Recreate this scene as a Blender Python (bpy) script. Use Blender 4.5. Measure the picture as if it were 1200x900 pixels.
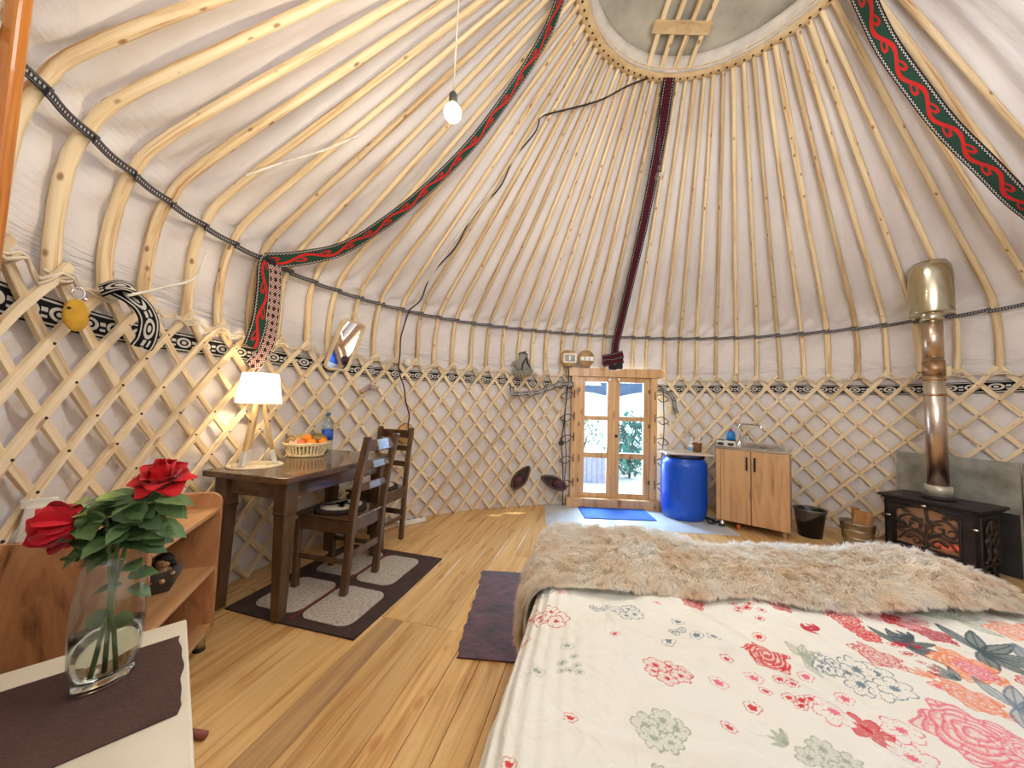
import bpy, bmesh, math, random
import numpy as np
from mathutils import Vector, Matrix
for o in list(bpy.data.objects): bpy.data.objects.remove(o)
SC = bpy.context.scene; COL = SC.collection
random.seed(7); RNG = np.random.default_rng(7)
pi = math.pi; sin = math.sin; cos = math.cos
def S(r, g, b, a=1.0):
    f = lambda c: (c/255/12.92) if c/255 <= .04045 else ((c/255+.055)/1.055)**2.4
    return (f(r), f(g), f(b), a)

# ------------------------------------------------------------------ camera
EYE = Vector((0, 0, 1.235)); PITCH, ROLL = .0596, .0321
cam = bpy.data.cameras.new('camera'); camo = bpy.data.objects.new('camera', cam); COL.objects.link(camo)
cam.sensor_fit = 'HORIZONTAL'; cam.sensor_width = 36; cam.lens = 408.5/1200*36; cam.clip_start = .02; cam.clip_end = 200
up0 = Vector((0, -sin(PITCH), cos(PITCH))); rt0 = Vector((1, 0, 0)); fw = Vector((0, cos(PITCH), sin(PITCH)))
rt = rt0*cos(ROLL)+up0*sin(ROLL); up = up0*cos(ROLL)-rt0*sin(ROLL)
camo.matrix_world = Matrix(((rt.x, up.x, -fw.x, EYE.x), (rt.y, up.y, -fw.y, EYE.y), (rt.z, up.z, -fw.z, EYE.z), (0, 0, 0, 1)))
SC.camera = camo

# ------------------------------------------------------------------ world, lights, exposure
SC.view_settings.view_transform = 'Standard'; SC.view_settings.look = 'None'
SC.view_settings.gamma = 1; SC.view_settings.use_curve_mapping = False
SC.view_settings.exposure = 0.0
W = bpy.data.worlds.new('sky'); SC.world = W; W.use_nodes = True
bg = W.node_tree.nodes['Background']; bg.inputs[0].default_value = (.68, .84, 1.0, 1); bg.inputs[1].default_value = 3.2
def light(name, kind, loc, power, color=(1, 1, 1), size=.1, aim=None, sizey=None):
    l = bpy.data.lights.new(name, kind); l.energy = power; l.color = color
    if kind == 'AREA':
        l.size = size
        if sizey: l.shape = 'RECTANGLE'; l.size_y = sizey
    elif kind == 'POINT': l.shadow_soft_size = size
    o = bpy.data.objects.new(name, l); COL.objects.link(o); o.location = loc
    if aim is not None: o.rotation_euler = (Vector(aim)-Vector(loc)).to_track_quat('-Z', 'Y').to_euler()
    return o
# unseen fill lights added inside the room, one behind the viewpoint, one overhead
light('fill_behind', 'AREA', (1.0, -.5, 2.35), 122, (.95, .975, 1.0), 1.6, (1.35, 1.9, 4.3), 1.4)
light('fill_overhead', 'AREA', (1.26, 1.75, 3.75), 27, (.95, .975, 1.0), 1.2, (1.3, 2.1, 0))
light('door_daylight', 'AREA', (1.3, 5.15, 1.15), 230, (.42, .68, 1.0), .95, (1.2, 3.0, .55), 1.5)
sun = bpy.data.lights.new('sun', 'SUN'); sun.energy = 7; sun.angle = .01; sun.color = (1, .96, .9)
suno = bpy.data.objects.new('sun', sun); COL.objects.link(suno); suno.rotation_euler = (math.radians(48), 0, math.radians(112))

# ------------------------------------------------------------------ helpers
class B:
    def __init__(s): s.v = []; s.f = []; s.uv = []; s.sm = []
    def add(s, verts, faces, uvs=None, smooth=False):
        n = len(s.v); s.v += [tuple(p) for p in verts]
        for i, f in enumerate(faces):
            s.f.append([n+k for k in f]); s.uv.append(uvs[i] if uvs else None); s.sm.append(smooth)
        return s
    def box(s, c, d, rot=None, taper=1.0, tshift=(0, 0)):
        x, y, z = d[0]/2, d[1]/2, d[2]/2; P = []
        for sz in (-1, 1):
            k = taper if sz > 0 else 1; ox, oy = tshift if sz > 0 else (0, 0)
            P += [Vector((-x*k+ox, -y*k+oy, sz*z)), Vector((x*k+ox, -y*k+oy, sz*z)), Vector((x*k+ox, y*k+oy, sz*z)), Vector((-x*k+ox, y*k+oy, sz*z))]
        if rot is not None: P = [rot @ p for p in P]
        P = [p+Vector(c) for p in P]
        return s.add(P, [(3, 2, 1, 0), (4, 5, 6, 7), (0, 1, 5, 4), (1, 2, 6, 5), (2, 3, 7, 6), (3, 0, 4, 7)])
    def bar(s, p, q, w, t, up=(0, 0, 1)):
        p, q = Vector(p), Vector(q); d = q-p; L = d.length; z = d.normalized()
        x = Vector(up).cross(z)
        if x.length < 1e-4: x = Vector((1, 0, 0)).cross(z)
        x.normalize(); y = z.cross(x)
        return s.box((p+q)/2, (w, t, L), Matrix((x, y, z)).transposed())
    def tube(s, path, r, n=8, cap=True, flat=1.0, v0=0):
        P = [Vector(p) for p in path]; m = len(P)
        R = r if hasattr(r, '__len__') else [r]*m
        t = (P[1]-P[0]).normalized(); a = Vector((0, 0, 1)) if abs(t.z) < .9 else Vector((1, 0, 0))
        x = (a-t*a.dot(t)).normalized(); V = []; L = [0]
        for i in range(m):
            t2 = (P[min(i+1, m-1)]-P[max(i-1, 0)]).normalized()
            x = x-t2*x.dot(t2)
            x = x.normalized() if x.length > 1e-6 else t2.orthogonal().normalized()
            y = t2.cross(x)
            for k in range(n):
                A = 2*pi*k/n; V.append(P[i]+x*(R[i]*cos(A))+y*(R[i]*flat*sin(A)))
            if i: L.append(L[-1]+(P[i]-P[i-1]).length)
        F = []; U = []; cr = 2*pi*max(R)
        for i in range(m-1):
            for k in range(n):
                k2 = (k+1) % n
                F.append((i*n+k, i*n+k2, (i+1)*n+k2, (i+1)*n+k))
                U.append([(L[i], v0+k/n*cr), (L[i], v0+(k+1)/n*cr), (L[i+1], v0+(k+1)/n*cr), (L[i+1], v0+k/n*cr)])
        if cap:
            F.append(tuple(range(n-1, -1, -1))); U.append([(0, 0)]*n)
            F.append(tuple(range((m-1)*n, m*n))); U.append([(0, 0)]*n)
        return s.add(V, F, U, True)
    def ribbon(s, path, sides, w, t, vunit=True):
        """flat strip: path centre, sides = unit width vectors, w width(s), t thickness; uv = (metres, 0..1)"""
        P = [Vector(p) for p in path]; m = len(P); Ws = w if hasattr(w, '__len__') else [w]*m
        L = [0]; V = []
        for i in range(m):
            if i: L.append(L[-1]+(P[i]-P[i-1]).length)
            tg = (P[min(i+1, m-1)]-P[max(i-1, 0)]).normalized(); sd = Vector(sides[i]); sd = (sd-tg*sd.dot(tg)).normalized()
            nn = tg.cross(sd)
            for a, b in ((-1, -1), (1, -1), (1, 1), (-1, 1)):
                V.append(P[i]+sd*(a*Ws[i]/2)+nn*(b*t/2))
        F = []; U = []; vv = [0, 1, 1, 0]
        for i in range(m-1):
            for k in range(4):
                k2 = (k+1) % 4
                F.append((i*4+k, i*4+k2, (i+1)*4+k2, (i+1)*4+k))
                U.append([(L[i], vv[k]*(1 if vunit else Ws[i])), (L[i], vv[k2]*(1 if vunit else Ws[i])), (L[i+1], vv[k2]*(1 if vunit else Ws[i])), (L[i+1], vv[k]*(1 if vunit else Ws[i]))])
        F += [(3, 2, 1, 0), tuple(range((m-1)*4, m*4))]; U += [[(0, 0)]*4, [(0, 0)]*4]
        return s.add(V, F, U, False)
    def lathe(s, prof, n=24, c=(0, 0, 0), sx=1, sy=1, rot=None, closed=False):
        V = []; F = []; m = len(prof)
        for r, z in prof:
            for k in range(n):
                A = 2*pi*k/n; p = Vector((r*cos(A)*sx, r*sin(A)*sy, z))
                if rot is not None: p = rot @ p
                V.append(p+Vector(c))
        for i in range(m-1 if not closed else m):
            for k in range(n):
                k2 = (k+1) % n; i2 = (i+1) % m
                F.append((i*n+k, i*n+k2, i2*n+k2, i2*n+k))
        if not closed:
            if prof[0][0] > 1e-5: F.append(tuple(range(n-1, -1, -1)))
            if prof[-1][0] > 1e-5: F.append(tuple(range((m-1)*n, m*n)))
        return s.add(V, F, None, True)
    def prism(s, pts, z0, z1, M=None):
        n = len(pts); V = [Vector((x, y, z0)) for x, y in pts]+[Vector((x, y, z1)) for x, y in pts]
        if M is not None: V = [M @ p for p in V]
        F = [tuple(range(n-1, -1, -1)), tuple(range(n, 2*n))]+[(k, (k+1) % n, n+(k+1) % n, n+k) for k in range(n)]
        return s.add(V, F)
    def sphere(s, c, r, n=14, m=9, sc=(1, 1, 1), rot=None):
        prof = [(max(1e-6, r*sin(pi*i/m)), -r*cos(pi*i/m)) for i in range(m+1)]
        V = []; F = []
        for rr, z in prof:
            for k in range(n):
                A = 2*pi*k/n; p = Vector((rr*cos(A)*sc[0], rr*sin(A)*sc[1], z*sc[2]))
                if rot is not None: p = rot @ p
                V.append(p+Vector(c))
        for i in range(m):
            for k in range(n): F.append((i*n+k, i*n+(k+1) % n, (i+1)*n+(k+1) % n, (i+1)*n+k))
        return s.add(V, F, None, True)
    def obj(s, name, mat, parent=None, bevel=0, seg=1, smooth=None, angle=None):
        me = bpy.data.meshes.new(name); me.from_pydata(s.v, [], s.f); me.validate(verbose=False)
        if any(u is not None for u in s.uv) and len(me.polygons) == len(s.f):
            ul = me.uv_layers.new(name='UVMap'); arr = []
            for f, u in zip(s.f, s.uv): arr += [c for q in (u or [(0, 0)]*len(f)) for c in q]
            ul.data.foreach_set('uv', arr)
        if len(me.polygons) == len(s.f): me.polygons.foreach_set('use_smooth', s.sm if smooth is None else [smooth]*len(s.f))
        if bevel:
            bm = bmesh.new(); bm.from_mesh(me); bmesh.ops.remove_doubles(bm, verts=bm.verts, dist=1e-5)
            es = [e for e in bm.edges if len(e.link_faces) == 2 and e.calc_face_angle(0) > .5]
            bmesh.ops.bevel(bm, geom=es, offset=bevel, segments=seg, affect='EDGES', profile=.5, clamp_overlap=True)
            bm.to_mesh(me); bm.free()
        if angle: me.polygons.foreach_set('use_smooth', [True]*len(me.polygons)); me.set_sharp_from_angle(angle=angle)
        me.materials.append(mat)
        o = bpy.data.objects.new(name, me); COL.objects.link(o); o.parent = parent
        return o
def empty(name, loc=(0, 0, 0), rz=0):
    o = bpy.data.objects.new(name, None); COL.objects.link(o); o.location = loc; o.rotation_euler = (0, 0, rz); o.empty_display_size = .1
    return o
def tag(o, label, cat, group=None):
    o['label'] = label; o['category'] = cat
    if group: o['group'] = group
    return o
def thing(name, label, cat, loc=(0, 0, 0), rz=0, group=None): return tag(empty(name, loc, rz), label, cat, group)
def structure(o): o['kind'] = 'structure'; return o
def stuff(o): o['kind'] = 'stuff'; return o
def dup(root, loc, rz, label=None):
    def cp(o, par):
        c = o.copy(); COL.objects.link(c); c.parent = par
        for ch in list(o.children): cp(ch, c)
        return c
    r = cp(root, None); r.location = loc; r.rotation_euler = (0, 0, rz)
    if label: r['label'] = label
    return r
def RX(a): return Matrix.Rotation(a, 3, 'X')
def RY(a): return Matrix.Rotation(a, 3, 'Y')
def RZ(a): return Matrix.Rotation(a, 3, 'Z')
def spline(pts, n=8):
    P = [Vector(p) for p in pts]; out = []
    for i in range(len(P)-1):
        p0 = P[max(i-1, 0)]; p1 = P[i]; p2 = P[i+1]; p3 = P[min(i+2, len(P)-1)]
        for k in range(n):
            t = k/n
            out.append(.5*((2*p1)+(p2-p0)*t+(2*p0-5*p1+4*p2-p3)*t*t+(3*p1-p0-3*p2+p3)*t**3))
    out.append(P[-1]); return out
def rrect(w, h, r, n=5, cx=0, cy=0):
    o = []
    for sx, sy, a0 in ((1, 1, 0), (-1, 1, pi/2), (-1, -1, pi), (1, -1, 1.5*pi)):
        for k in range(n+1):
            A = a0+pi/2*k/n; o.append((cx+sx*(w/2-r)+r*cos(A), cy+sy*(h/2-r)+r*sin(A)))
    return o

# ------------------------------------------------------------------ materials
class E:      # tiny wrapper: arithmetic on node sockets
    nt = None
    def __init__(s, k): s.k = k
    def op(s, o, b=None, c=None):
        n = E.nt.nodes.new('ShaderNodeMath'); n.operation = o
        for i, q in enumerate((s, b, c)):
            if q is None: continue
            if isinstance(q, E): E.nt.links.new(q.k, n.inputs[i])
            else: n.inputs[i].default_value = q
        return E(n.outputs[0])
    def __add__(s, b): return s.op('ADD', b)
    def __sub__(s, b): return s.op('SUBTRACT', b)
    def __mul__(s, b): return s.op('MULTIPLY', b)
    def __truediv__(s, b): return s.op('DIVIDE', b)
    def lt(s, b): return s.op('LESS_THAN', b)
    def gt(s, b): return s.op('GREATER_THAN', b)
    def abs(s): return s.op('ABSOLUTE')
    def sin(s): return s.op('SINE')
    def mod(s, b): return s.op('FLOORED_MODULO', b)
    def max(s, b): return s.op('MAXIMUM', b)
    def sqrt(s): return s.op('SQRT')
def newmat(name):
    m = bpy.data.materials.new(name); m.use_nodes = True; nt = m.node_tree; E.nt = nt
    return m, nt, nt.nodes['Principled BSDF']
def node(nt, t, ins=None, **kw):
    n = nt.nodes.new(t)
    for k, v in kw.items(): setattr(n, k, v)
    for k, v in (ins or {}).items():
        if isinstance(v, E): nt.links.new(v.k, n.inputs[k])
        elif hasattr(v, 'is_linked'): nt.links.new(v, n.inputs[k])
        else: n.inputs[k].default_value = v
    return n
def mixc(nt, f, a, b, mode='MIX'):
    n = nt.nodes.new('ShaderNodeMix'); n.data_type = 'RGBA'; n.blend_type = mode
    for i, q in ((0, f), (6, a), (7, b)):
        if isinstance(q, E): nt.links.new(q.k, n.inputs[i])
        elif hasattr(q, 'is_linked'): nt.links.new(q, n.inputs[i])
        else: n.inputs[i].default_value = q
    return n.outputs[2]
def ramp(nt, fac, stops):
    n = nt.nodes.new('ShaderNodeValToRGB'); cr = n.color_ramp
    while len(cr.elements) > len(stops): cr.elements.remove(cr.elements[-1])
    while len(cr.elements) < len(stops): cr.elements.new(.5)
    for e, (p, c) in zip(cr.elements, stops): e.position = p; e.color = c
    nt.links.new(fac.k if isinstance(fac, E) else fac, n.inputs[0]); return n.outputs[0]
def uvxy(nt):
    t = nt.nodes.new('ShaderNodeTexCoord'); s = nt.nodes.new('ShaderNodeSeparateXYZ'); nt.links.new(t.outputs['UV'], s.inputs[0])
    return E(s.outputs[0]), E(s.outputs[1])
def coords(nt, src, scale, rnd=True):
    """texture coordinates scaled per axis, shifted per object"""
    t = nt.nodes.new('ShaderNodeTexCoord'); m = node(nt, 'ShaderNodeMapping', {'Scale': scale}); nt.links.new(t.outputs[src], m.inputs[0])
    if not rnd: return m.outputs[0], None
    oi = nt.nodes.new('ShaderNodeObjectInfo'); mul = E(oi.outputs['Random'])*37.0
    cx = node(nt, 'ShaderNodeCombineXYZ', {0: mul, 1: mul, 2: mul}); ad = node(nt, 'ShaderNodeVectorMath', {0: m.outputs[0], 1: cx.outputs[0]}, operation='ADD')
    return ad.outputs[0], E(oi.outputs['Random'])
def plain(name, c, rough=.6, metal=0, var=.12, vs=14, bump=0, bs=60, spec=.5, coat=0, src='Object'):
    """one colour with a mild procedural variation"""
    m, nt, p = newmat(name); v, _ = coords(nt, src, (1, 1, 1), False)
    nz = node(nt, 'ShaderNodeTexNoise', {'Vector': v, 'Scale': vs, 'Detail': 4})
    d = tuple(x*(1-var*1.6) for x in c[:3])+(1,); l = tuple(min(1, x*(1+var)) for x in c[:3])+(1,)
    nt.links.new(ramp(nt, nz.outputs[0], [(.3, d), (.7, l)]), p.inputs['Base Color'])
    p.inputs['Roughness'].default_value = rough; p.inputs['Metallic'].default_value = metal; p.inputs['Specular IOR Level'].default_value = spec
    p.inputs['Coat Weight'].default_value = coat
    if bump:
        n2 = node(nt, 'ShaderNodeTexNoise', {'Vector': v, 'Scale': bs, 'Detail': 3})
        bp = node(nt, 'ShaderNodeBump', {'Strength': bump, 'Distance': .01, 'Height': n2.outputs[0]}); nt.links.new(bp.outputs[0], p.inputs['Normal'])
    return m
def wood(name, light, mid, dark, src='UV', scale=(2, 40, 40), rough=.55, knots=.0, kscale=(3, 12, 12), coat=0, rv=.35, bump=.15, spec=.5, dist=.6, kcol=(.55, .36, .26)):
    m, nt, p = newmat(name); v, rnd = coords(nt, src, scale)
    n1 = node(nt, 'ShaderNodeTexNoise', {'Vector': v, 'Scale': 1, 'Detail': 5, 'Roughness': .6, 'Distortion': dist})
    c = ramp(nt, n1.outputs[0], [(.30, dark), (.47, mid), (.68, light)])
    tint = ramp(nt, rnd, [(0, (1-rv, 1-rv*1.12, 1-rv*1.25, 1)), (.5, (1-rv*.25, 1-rv*.28, 1-rv*.32, 1)), (1, (1, 1, 1, 1))])
    c = mixc(nt, 1.0, c, tint, 'MULTIPLY')
    if knots:
        v2, _ = coords(nt, src, kscale)
        vo = node(nt, 'ShaderNodeTexVoronoi', {'Vector': v2, 'Scale': 1, 'Randomness': 1})
        k = ramp(nt, vo.outputs['Distance'], [(0, (1, 1, 1, 1)), (.10, (.8, .8, .8, 1)), (.17, (0, 0, 0, 1))])
        c = mixc(nt, E(k)*knots, c, tuple(x*y for x, y in zip(dark[:3], kcol))+(1,))
    nt.links.new(c, p.inputs['Base Color']); p.inputs['Roughness'].default_value = rough; p.inputs['Coat Weight'].default_value = coat
    p.inputs['Specular IOR Level'].default_value = spec
    if bump:
        bp = node(nt, 'ShaderNodeBump', {'Strength': bump, 'Distance': .004, 'Height': n1.outputs[0]}); nt.links.new(bp.outputs[0], p.inputs['Normal'])
    return m
def glassmat(name, tint=(1, 1, 1, 1), gloss=.12, edge=.45):
    """thin pane: clear view plus a fresnel reflection"""
    m, nt, p = newmat(name); nt.nodes.remove(p); out = nt.nodes['Material Output']
    tr = node(nt, 'ShaderNodeBsdfTransparent', {'Color': tint}); gl = node(nt, 'ShaderNodeBsdfGlossy', {'Roughness': .02})
    fr = node(nt, 'ShaderNodeLayerWeight', {'Blend': .5}); mx = nt.nodes.new('ShaderNodeMixShader')
    nt.links.new((E(fr.outputs[1]).op('POWER', 4.0)*edge+gloss*.16+.02).k, mx.inputs[0]); nt.links.new(tr.outputs[0], mx.inputs[1]); nt.links.new(gl.outputs[0], mx.inputs[2]); nt.links.new(mx.outputs[0], out.inputs[0])
    return m
def emit(name, c, s):
    m, nt, p = newmat(name); p.inputs['Emission Color'].default_value = c; p.inputs['Emission Strength'].default_value = s; p.inputs['Base Color'].default_value = c
    return m
def weave(name, fn, rough=.9):
    """fabric whose print is a formula of (u metres, v 0..1)"""
    m, nt, p = newmat(name); u, v = uvxy(nt); nt.links.new(fn(nt, u, v), p.inputs['Base Color']); p.inputs['Roughness'].default_value = rough; p.inputs['Specular IOR Level'].default_value = .15
    return m

BLK, WHT = S(28, 26, 30), S(205, 198, 186)
def pat_scroll(nt, u, v):
    q = (v-.5).abs(); edge = (q-.40).abs().lt(.035)
    uu = (u.mod(.13)-.065)/.065; vv = (v-.5)/.30
    r = (uu*uu*1.6+vv*vv).sqrt(); ring = (r-.72).abs().lt(.17); dot = r.lt(.30)
    br = ((uu.abs()-.95).abs()-.1).lt(.06)*(vv.abs().lt(.75))*((vv*7.0).sin().gt(-.2))
    return mixc(nt, edge.max(ring.max(dot).max(br)), BLK, WHT)
def pat_green(nt, u, v):
    w = (u*(2*pi/.34)).sin()*.20; red = (v-.5-w).abs().lt(.085)
    curl = ((((u+.05).mod(.17)-.085)/.05).op('POWER', 2)+((v-.5+w*.55)/.14).op('POWER', 2)).sqrt(); cr = (curl-.8).abs().lt(.28)
    c = mixc(nt, red.max(cr*.0), S(40, 66, 52), S(190, 42, 38))
    hook = cr*(((u*(2*pi/.17)).sin()).gt(.1)); c = mixc(nt, hook, c, S(182, 40, 38))
    q = (v-.5).abs(); bd = q.gt(.33); chk = (((u*(2*pi/.022)).sin()*((q-.36)*60.0).sin()).gt(0.0))*(q.gt(.36))*(q.lt(.45))
    c = mixc(nt, bd, c, S(34, 32, 38)); return mixc(nt, chk, c, S(190, 184, 172))
def pat_maroon(nt, u, v):
    q = (v-.5).abs(); sp = ((u*(2*pi/.06)).sin()*(v*26.0).sin()).gt(.25)*(q.lt(.25))
    c = mixc(nt, sp, S(62, 22, 30), S(98, 28, 38)); c = mixc(nt, q.gt(.27), c, S(30, 26, 32))
    st = ((q-.36).abs().lt(.03))*((u*(2*pi/.02)).sin().gt(-.4)); return mixc(nt, st, c, S(170, 164, 158))
def pat_dots(nt, u, v):
    q = (v-.5).abs(); d = ((u*(2*pi/.018)).sin()*(v*34.0).sin()).gt(.05)
    c = mixc(nt, d, S(120, 44, 40), S(206, 190, 176)); c = mixc(nt, (((u*(2*pi/.05)).sin()+(v*16.0).sin()).gt(.7)), c, S(52, 36, 38))
    c = mixc(nt, q.gt(.40), c, S(36, 34, 38)); return mixc(nt, (q-.44).abs().lt(.02), c, WHT)
def pat_strap(nt, u, v):
    q = (v-.5).abs(); st = q.lt(.16)*((u*(2*pi/.016)).sin().gt(-.1)); return mixc(nt, st.max((q-.36).abs().lt(.05)*.35), S(48, 45, 52), S(176, 170, 164))

M = {}
M['pole'] = wood('peeled_pole', S(246, 228, 190), S(234, 206, 158), S(184, 132, 82), 'UV', (1.5, 30, 1), .6, .95, (8, 13, 1), rv=.30)
M['lath'] = wood('willow_lath', S(244, 226, 190), S(234, 209, 168), S(202, 164, 120), 'UV', (2.2, 44, 1), .6, .85, (5.0, 15, 1), rv=.24)
M['pine'] = wood('varnished_pine', S(238, 199, 138), S(226, 180, 115), S(190, 137, 78), 'Object', (20, 1.0, 22), .38, .55, (8, 3.6, .1), coat=.12, rv=.18, bump=.04, dist=1.4, kcol=(.92, .60, .45))
M['pine_dark'] = wood('weathered_plank', S(208, 168, 114), S(186, 146, 98), S(138, 112, 84), 'Object', (22, .9, 22), .5, .4, (5, 2.2, .1), rv=.05)
M['doorwood'] = wood('door_pine', S(226, 184, 132), S(212, 166, 112), S(180, 132, 82), 'Object', (18, 18, 1.4), .45, .8, (5, 5, 2.2), rv=.12, coat=.1)
M['ringwood'] = wood('bent_ring_wood', S(222, 194, 148), S(208, 176, 128), S(178, 142, 96), 'Object', (6, 6, 30), .6, rv=.05)
M['varnish'] = wood('varnished_post_wood', S(206, 132, 52), S(190, 112, 38), S(150, 80, 24), 'Object', (30, 30, 1.2), .22, coat=.8, rv=0)
M['walnut'] = wood('dark_stained_wood', S(108, 78, 50), S(90, 64, 41), S(58, 41, 28), 'Object', (12, 1.4, 20), .22, .4, (6, 3, 6), coat=.35, rv=.12, bump=.05)
M['walnut_z'] = wood('dark_stained_post_wood', S(106, 77, 50), S(88, 63, 41), S(57, 41, 28), 'Object', (16, 16, 1.6), .36, .4, (6, 6, 3), coat=.25, rv=.12, bump=.05)
M['chip'] = wood('wood_grain_board', S(204, 152, 106), S(182, 128, 86), S(116, 72, 46), 'Object', (5, 5, 1.1), .42, .5, (3, 3, 1.2), rv=.06, bump=.02, dist=3.2)
M['chip_h'] = wood('wood_grain_shelf', S(214, 166, 118), S(198, 148, 100), S(150, 102, 66), 'Object', (.9, 8, 8), .45, .4, (1.2, 4, 4), rv=.06, bump=.02)
M['oak'] = wood('oak_grain_laminate', S(206, 164, 120), S(192, 148, 104), S(152, 110, 74), 'Object', (9, 9, 1.0), .42, .75, (4, 4, 1.8), rv=.04, bump=.02, dist=1.5)

# ------------------------------------------------------------------ the yurt shell
CX, CY = 1.2595, 1.9633
def RW(th): return 2.8475*(1+A2*cos(2*th)+B2*sin(2*th)+A3*cos(3*th)+B3*sin(3*th))
A2, B2, A3, B3 = 0.0566, 0.01438, -0.0247, 0.02447
def P3(th, r, z): return Vector((CX+r*cos(th), CY+r*sin(th), z))
def D(a): return math.radians(a)
HEADZ, ROPEZ, RINGR, RINGZ = 1.672, 2.165, .967, 4.13
D0, D1 = 75.2, 101.6                       # the door's span in degrees
def roof_rz(th, off=0.0, bend=0.0):
    R = RW(th)
    k = [(R, 1.60), (R+.004+bend, 1.82), (R-.012, 2.04), (R-.06, 2.20), (R-.20, 2.40), (R-.9, 2.40+(.70)*(4.09-2.40)/(R-.20-1.0)), (1.0, 4.09), (.9, 4.18)]
    return [(r+off*.8, z+off*.75 if z > 2.1 else z) for r, z in k]

def canvasmat():
    m, nt, p = newmat('canvas'); u, v = uvxy(nt)
    tc = nt.nodes.new('ShaderNodeTexCoord')
    n0 = node(nt, 'ShaderNodeTexNoise', {'Vector': tc.outputs['Object'], 'Scale': 1.3, 'Detail': 5})
    c = ramp(nt, n0.outputs[0], [(.3, S(214, 205, 201)), (.55, S(226, 218, 213)), (.75, S(232, 224, 218))])
    nt.links.new(c, p.inputs['Base Color']); p.inputs['Roughness'].default_value = .95; p.inputs['Specular IOR Level'].default_value = .1
    cx = node(nt, 'ShaderNodeCombineXYZ', {0: u*3.2, 1: v*13.0, 2: 0.0})
    n1 = node(nt, 'ShaderNodeTexNoise', {'Vector': cx.outputs[0], 'Scale': 1, 'Detail': 3, 'Distortion': 1.2})
    cx2 = node(nt, 'ShaderNodeCombineXYZ', {0: u*9.0, 1: v*5.0, 2: 2.0})
    n2 = node(nt, 'ShaderNodeTexNoise', {'Vector': cx2.outputs[0], 'Scale': 1, 'Detail': 4})
    # more gathers in the band below the girth strap
    band = ((v-1.9).abs()*-2.6+1.0).op('MAXIMUM', 0.12)
    h = E(n1.outputs[0])*band+E(n2.outputs[0])*.35
    bp = node(nt, 'ShaderNodeBump', {'Strength': .75, 'Distance': .045, 'Height': h}); nt.links.new(bp.outputs[0], p.inputs['Normal'])
    return m
M['canvas'] = canvasmat()

# wall canvas, open behind the door
def wall_canvas():
    b = B(); V = []; F = []; U = []; n = 336; H = [-.04, .2, .5, .8, 1.1, 1.35, 1.55, 1.69]
    h0, h1 = 79.4, 98.4; a0 = h1; span = 360-(h1-h0)
    for i in range(n+1):
        a = a0+span*i/n; th = D(a)
        for j, z in enumerate(H):
            w = .006*sin(a*.9+2*j)*sin(a*2.3)+.005*sin(a*3.1+j*1.7)
            V.append(P3(th, RW(th)+.026+w, z))
    m = len(H)
    for i in range(n):
        for j in range(m-1):
            F.append((i*m+j, i*m+j+1, (i+1)*m+j+1, (i+1)*m+j))
            ua = D(a0+span*i/n)*2.9; ub = D(a0+span*(i+1)/n)*2.9
            U.append([(ua, H[j]), (ua, H[j+1]), (ub, H[j+1]), (ub, H[j])])
    b.add(V, F, U, True); return b.obj('wall_back', M['canvas'])
wall = structure(wall_canvas())
STEP = 360/84; OFF = 1.5
def near_pole(a): return abs(((a-OFF+STEP/2) % STEP)-STEP/2)/(STEP/2)      # 0 on a pole, 1 half way between two
def roof_canvas():
    b = B(); V = []; F = []; U = []; n = 84*8
    segs = None
    for i in range(n):
        a = 360*i/n; th = D(a)
        kk = [(r, z) for r, z in roof_rz(th, .03)]; kk[0] = (kk[0][0]+.012, 1.66)
        pr = spline([(r, 0, z) for r, z in kk], 7); segs = len(pr)
        belly = near_pole(a)
        for j, q in enumerate(pr):
            f = sin(pi*min(1, j/(segs-1)))
            rr = q.x; dent = .19*math.exp(-((((a-182.6+180) % 360)-180)/.8)**2)*math.exp(-((rr-2.45)/.42)**2); d = dent+.020*belly*f+(.012*sin(a*1.7+j*.9)+.010*sin(a*.63-j*.5))*f*(1 if rr > 1.3 else .3)
            V.append(P3(th, rr+d*.7, q.z+d*.7))
    m = segs
    for i in range(n):
        i2 = (i+1) % n
        for j in range(m-1):
            F.append((i*m+j, i*m+j+1, i2*m+j+1, i2*m+j)); ua = i/n*17.9; ub = (i+1)/n*17.9; va = 1.6+j*.075; vb = va+.075
            U.append([(ua, va), (ua, vb), (ub, vb), (ub, va)])
    b.add(V, F, U, True); return b.obj('ceiling', M['canvas'])
ceil = structure(roof_canvas())

# roof poles
POLES = [OFF+STEP*i for i in range(84)]; POLES = [a for a in POLES if 4 < a < 206]
for a in POLES:
    th = D(a); da = random.uniform(-.35, .35); db = random.uniform(-.25, .25)
    kk = roof_rz(th, -.012, random.uniform(-.01, .012)); kk[0] = (kk[0][0]-.005, 1.62); kk[-1] = (.93, 4.15); kk[-2] = (1.0, 4.082)
    pr = spline([(r, 0, z) for r, z in kk], 4); n = len(pr); ph = random.uniform(0, 6)
    path = []
    for j, q in enumerate(pr):
        f = j/(n-1); t2 = D(a+da*(1-f)+db*sin(pi*f)+.12*sin(5*f+ph)*(1-f)); path.append(P3(t2, q.x, q.z))
    rad = [(.0245-.006*(j/(n-1)))*random.uniform(.93, 1.08) for j in range(n)]; rad[-1] *= .7
    r0 = random.uniform(.9, 1.12); B().tube(path, [x*r0 for x in rad], 8, True, 1.0).obj('roof_pole', M['pole'], ceil)

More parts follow.
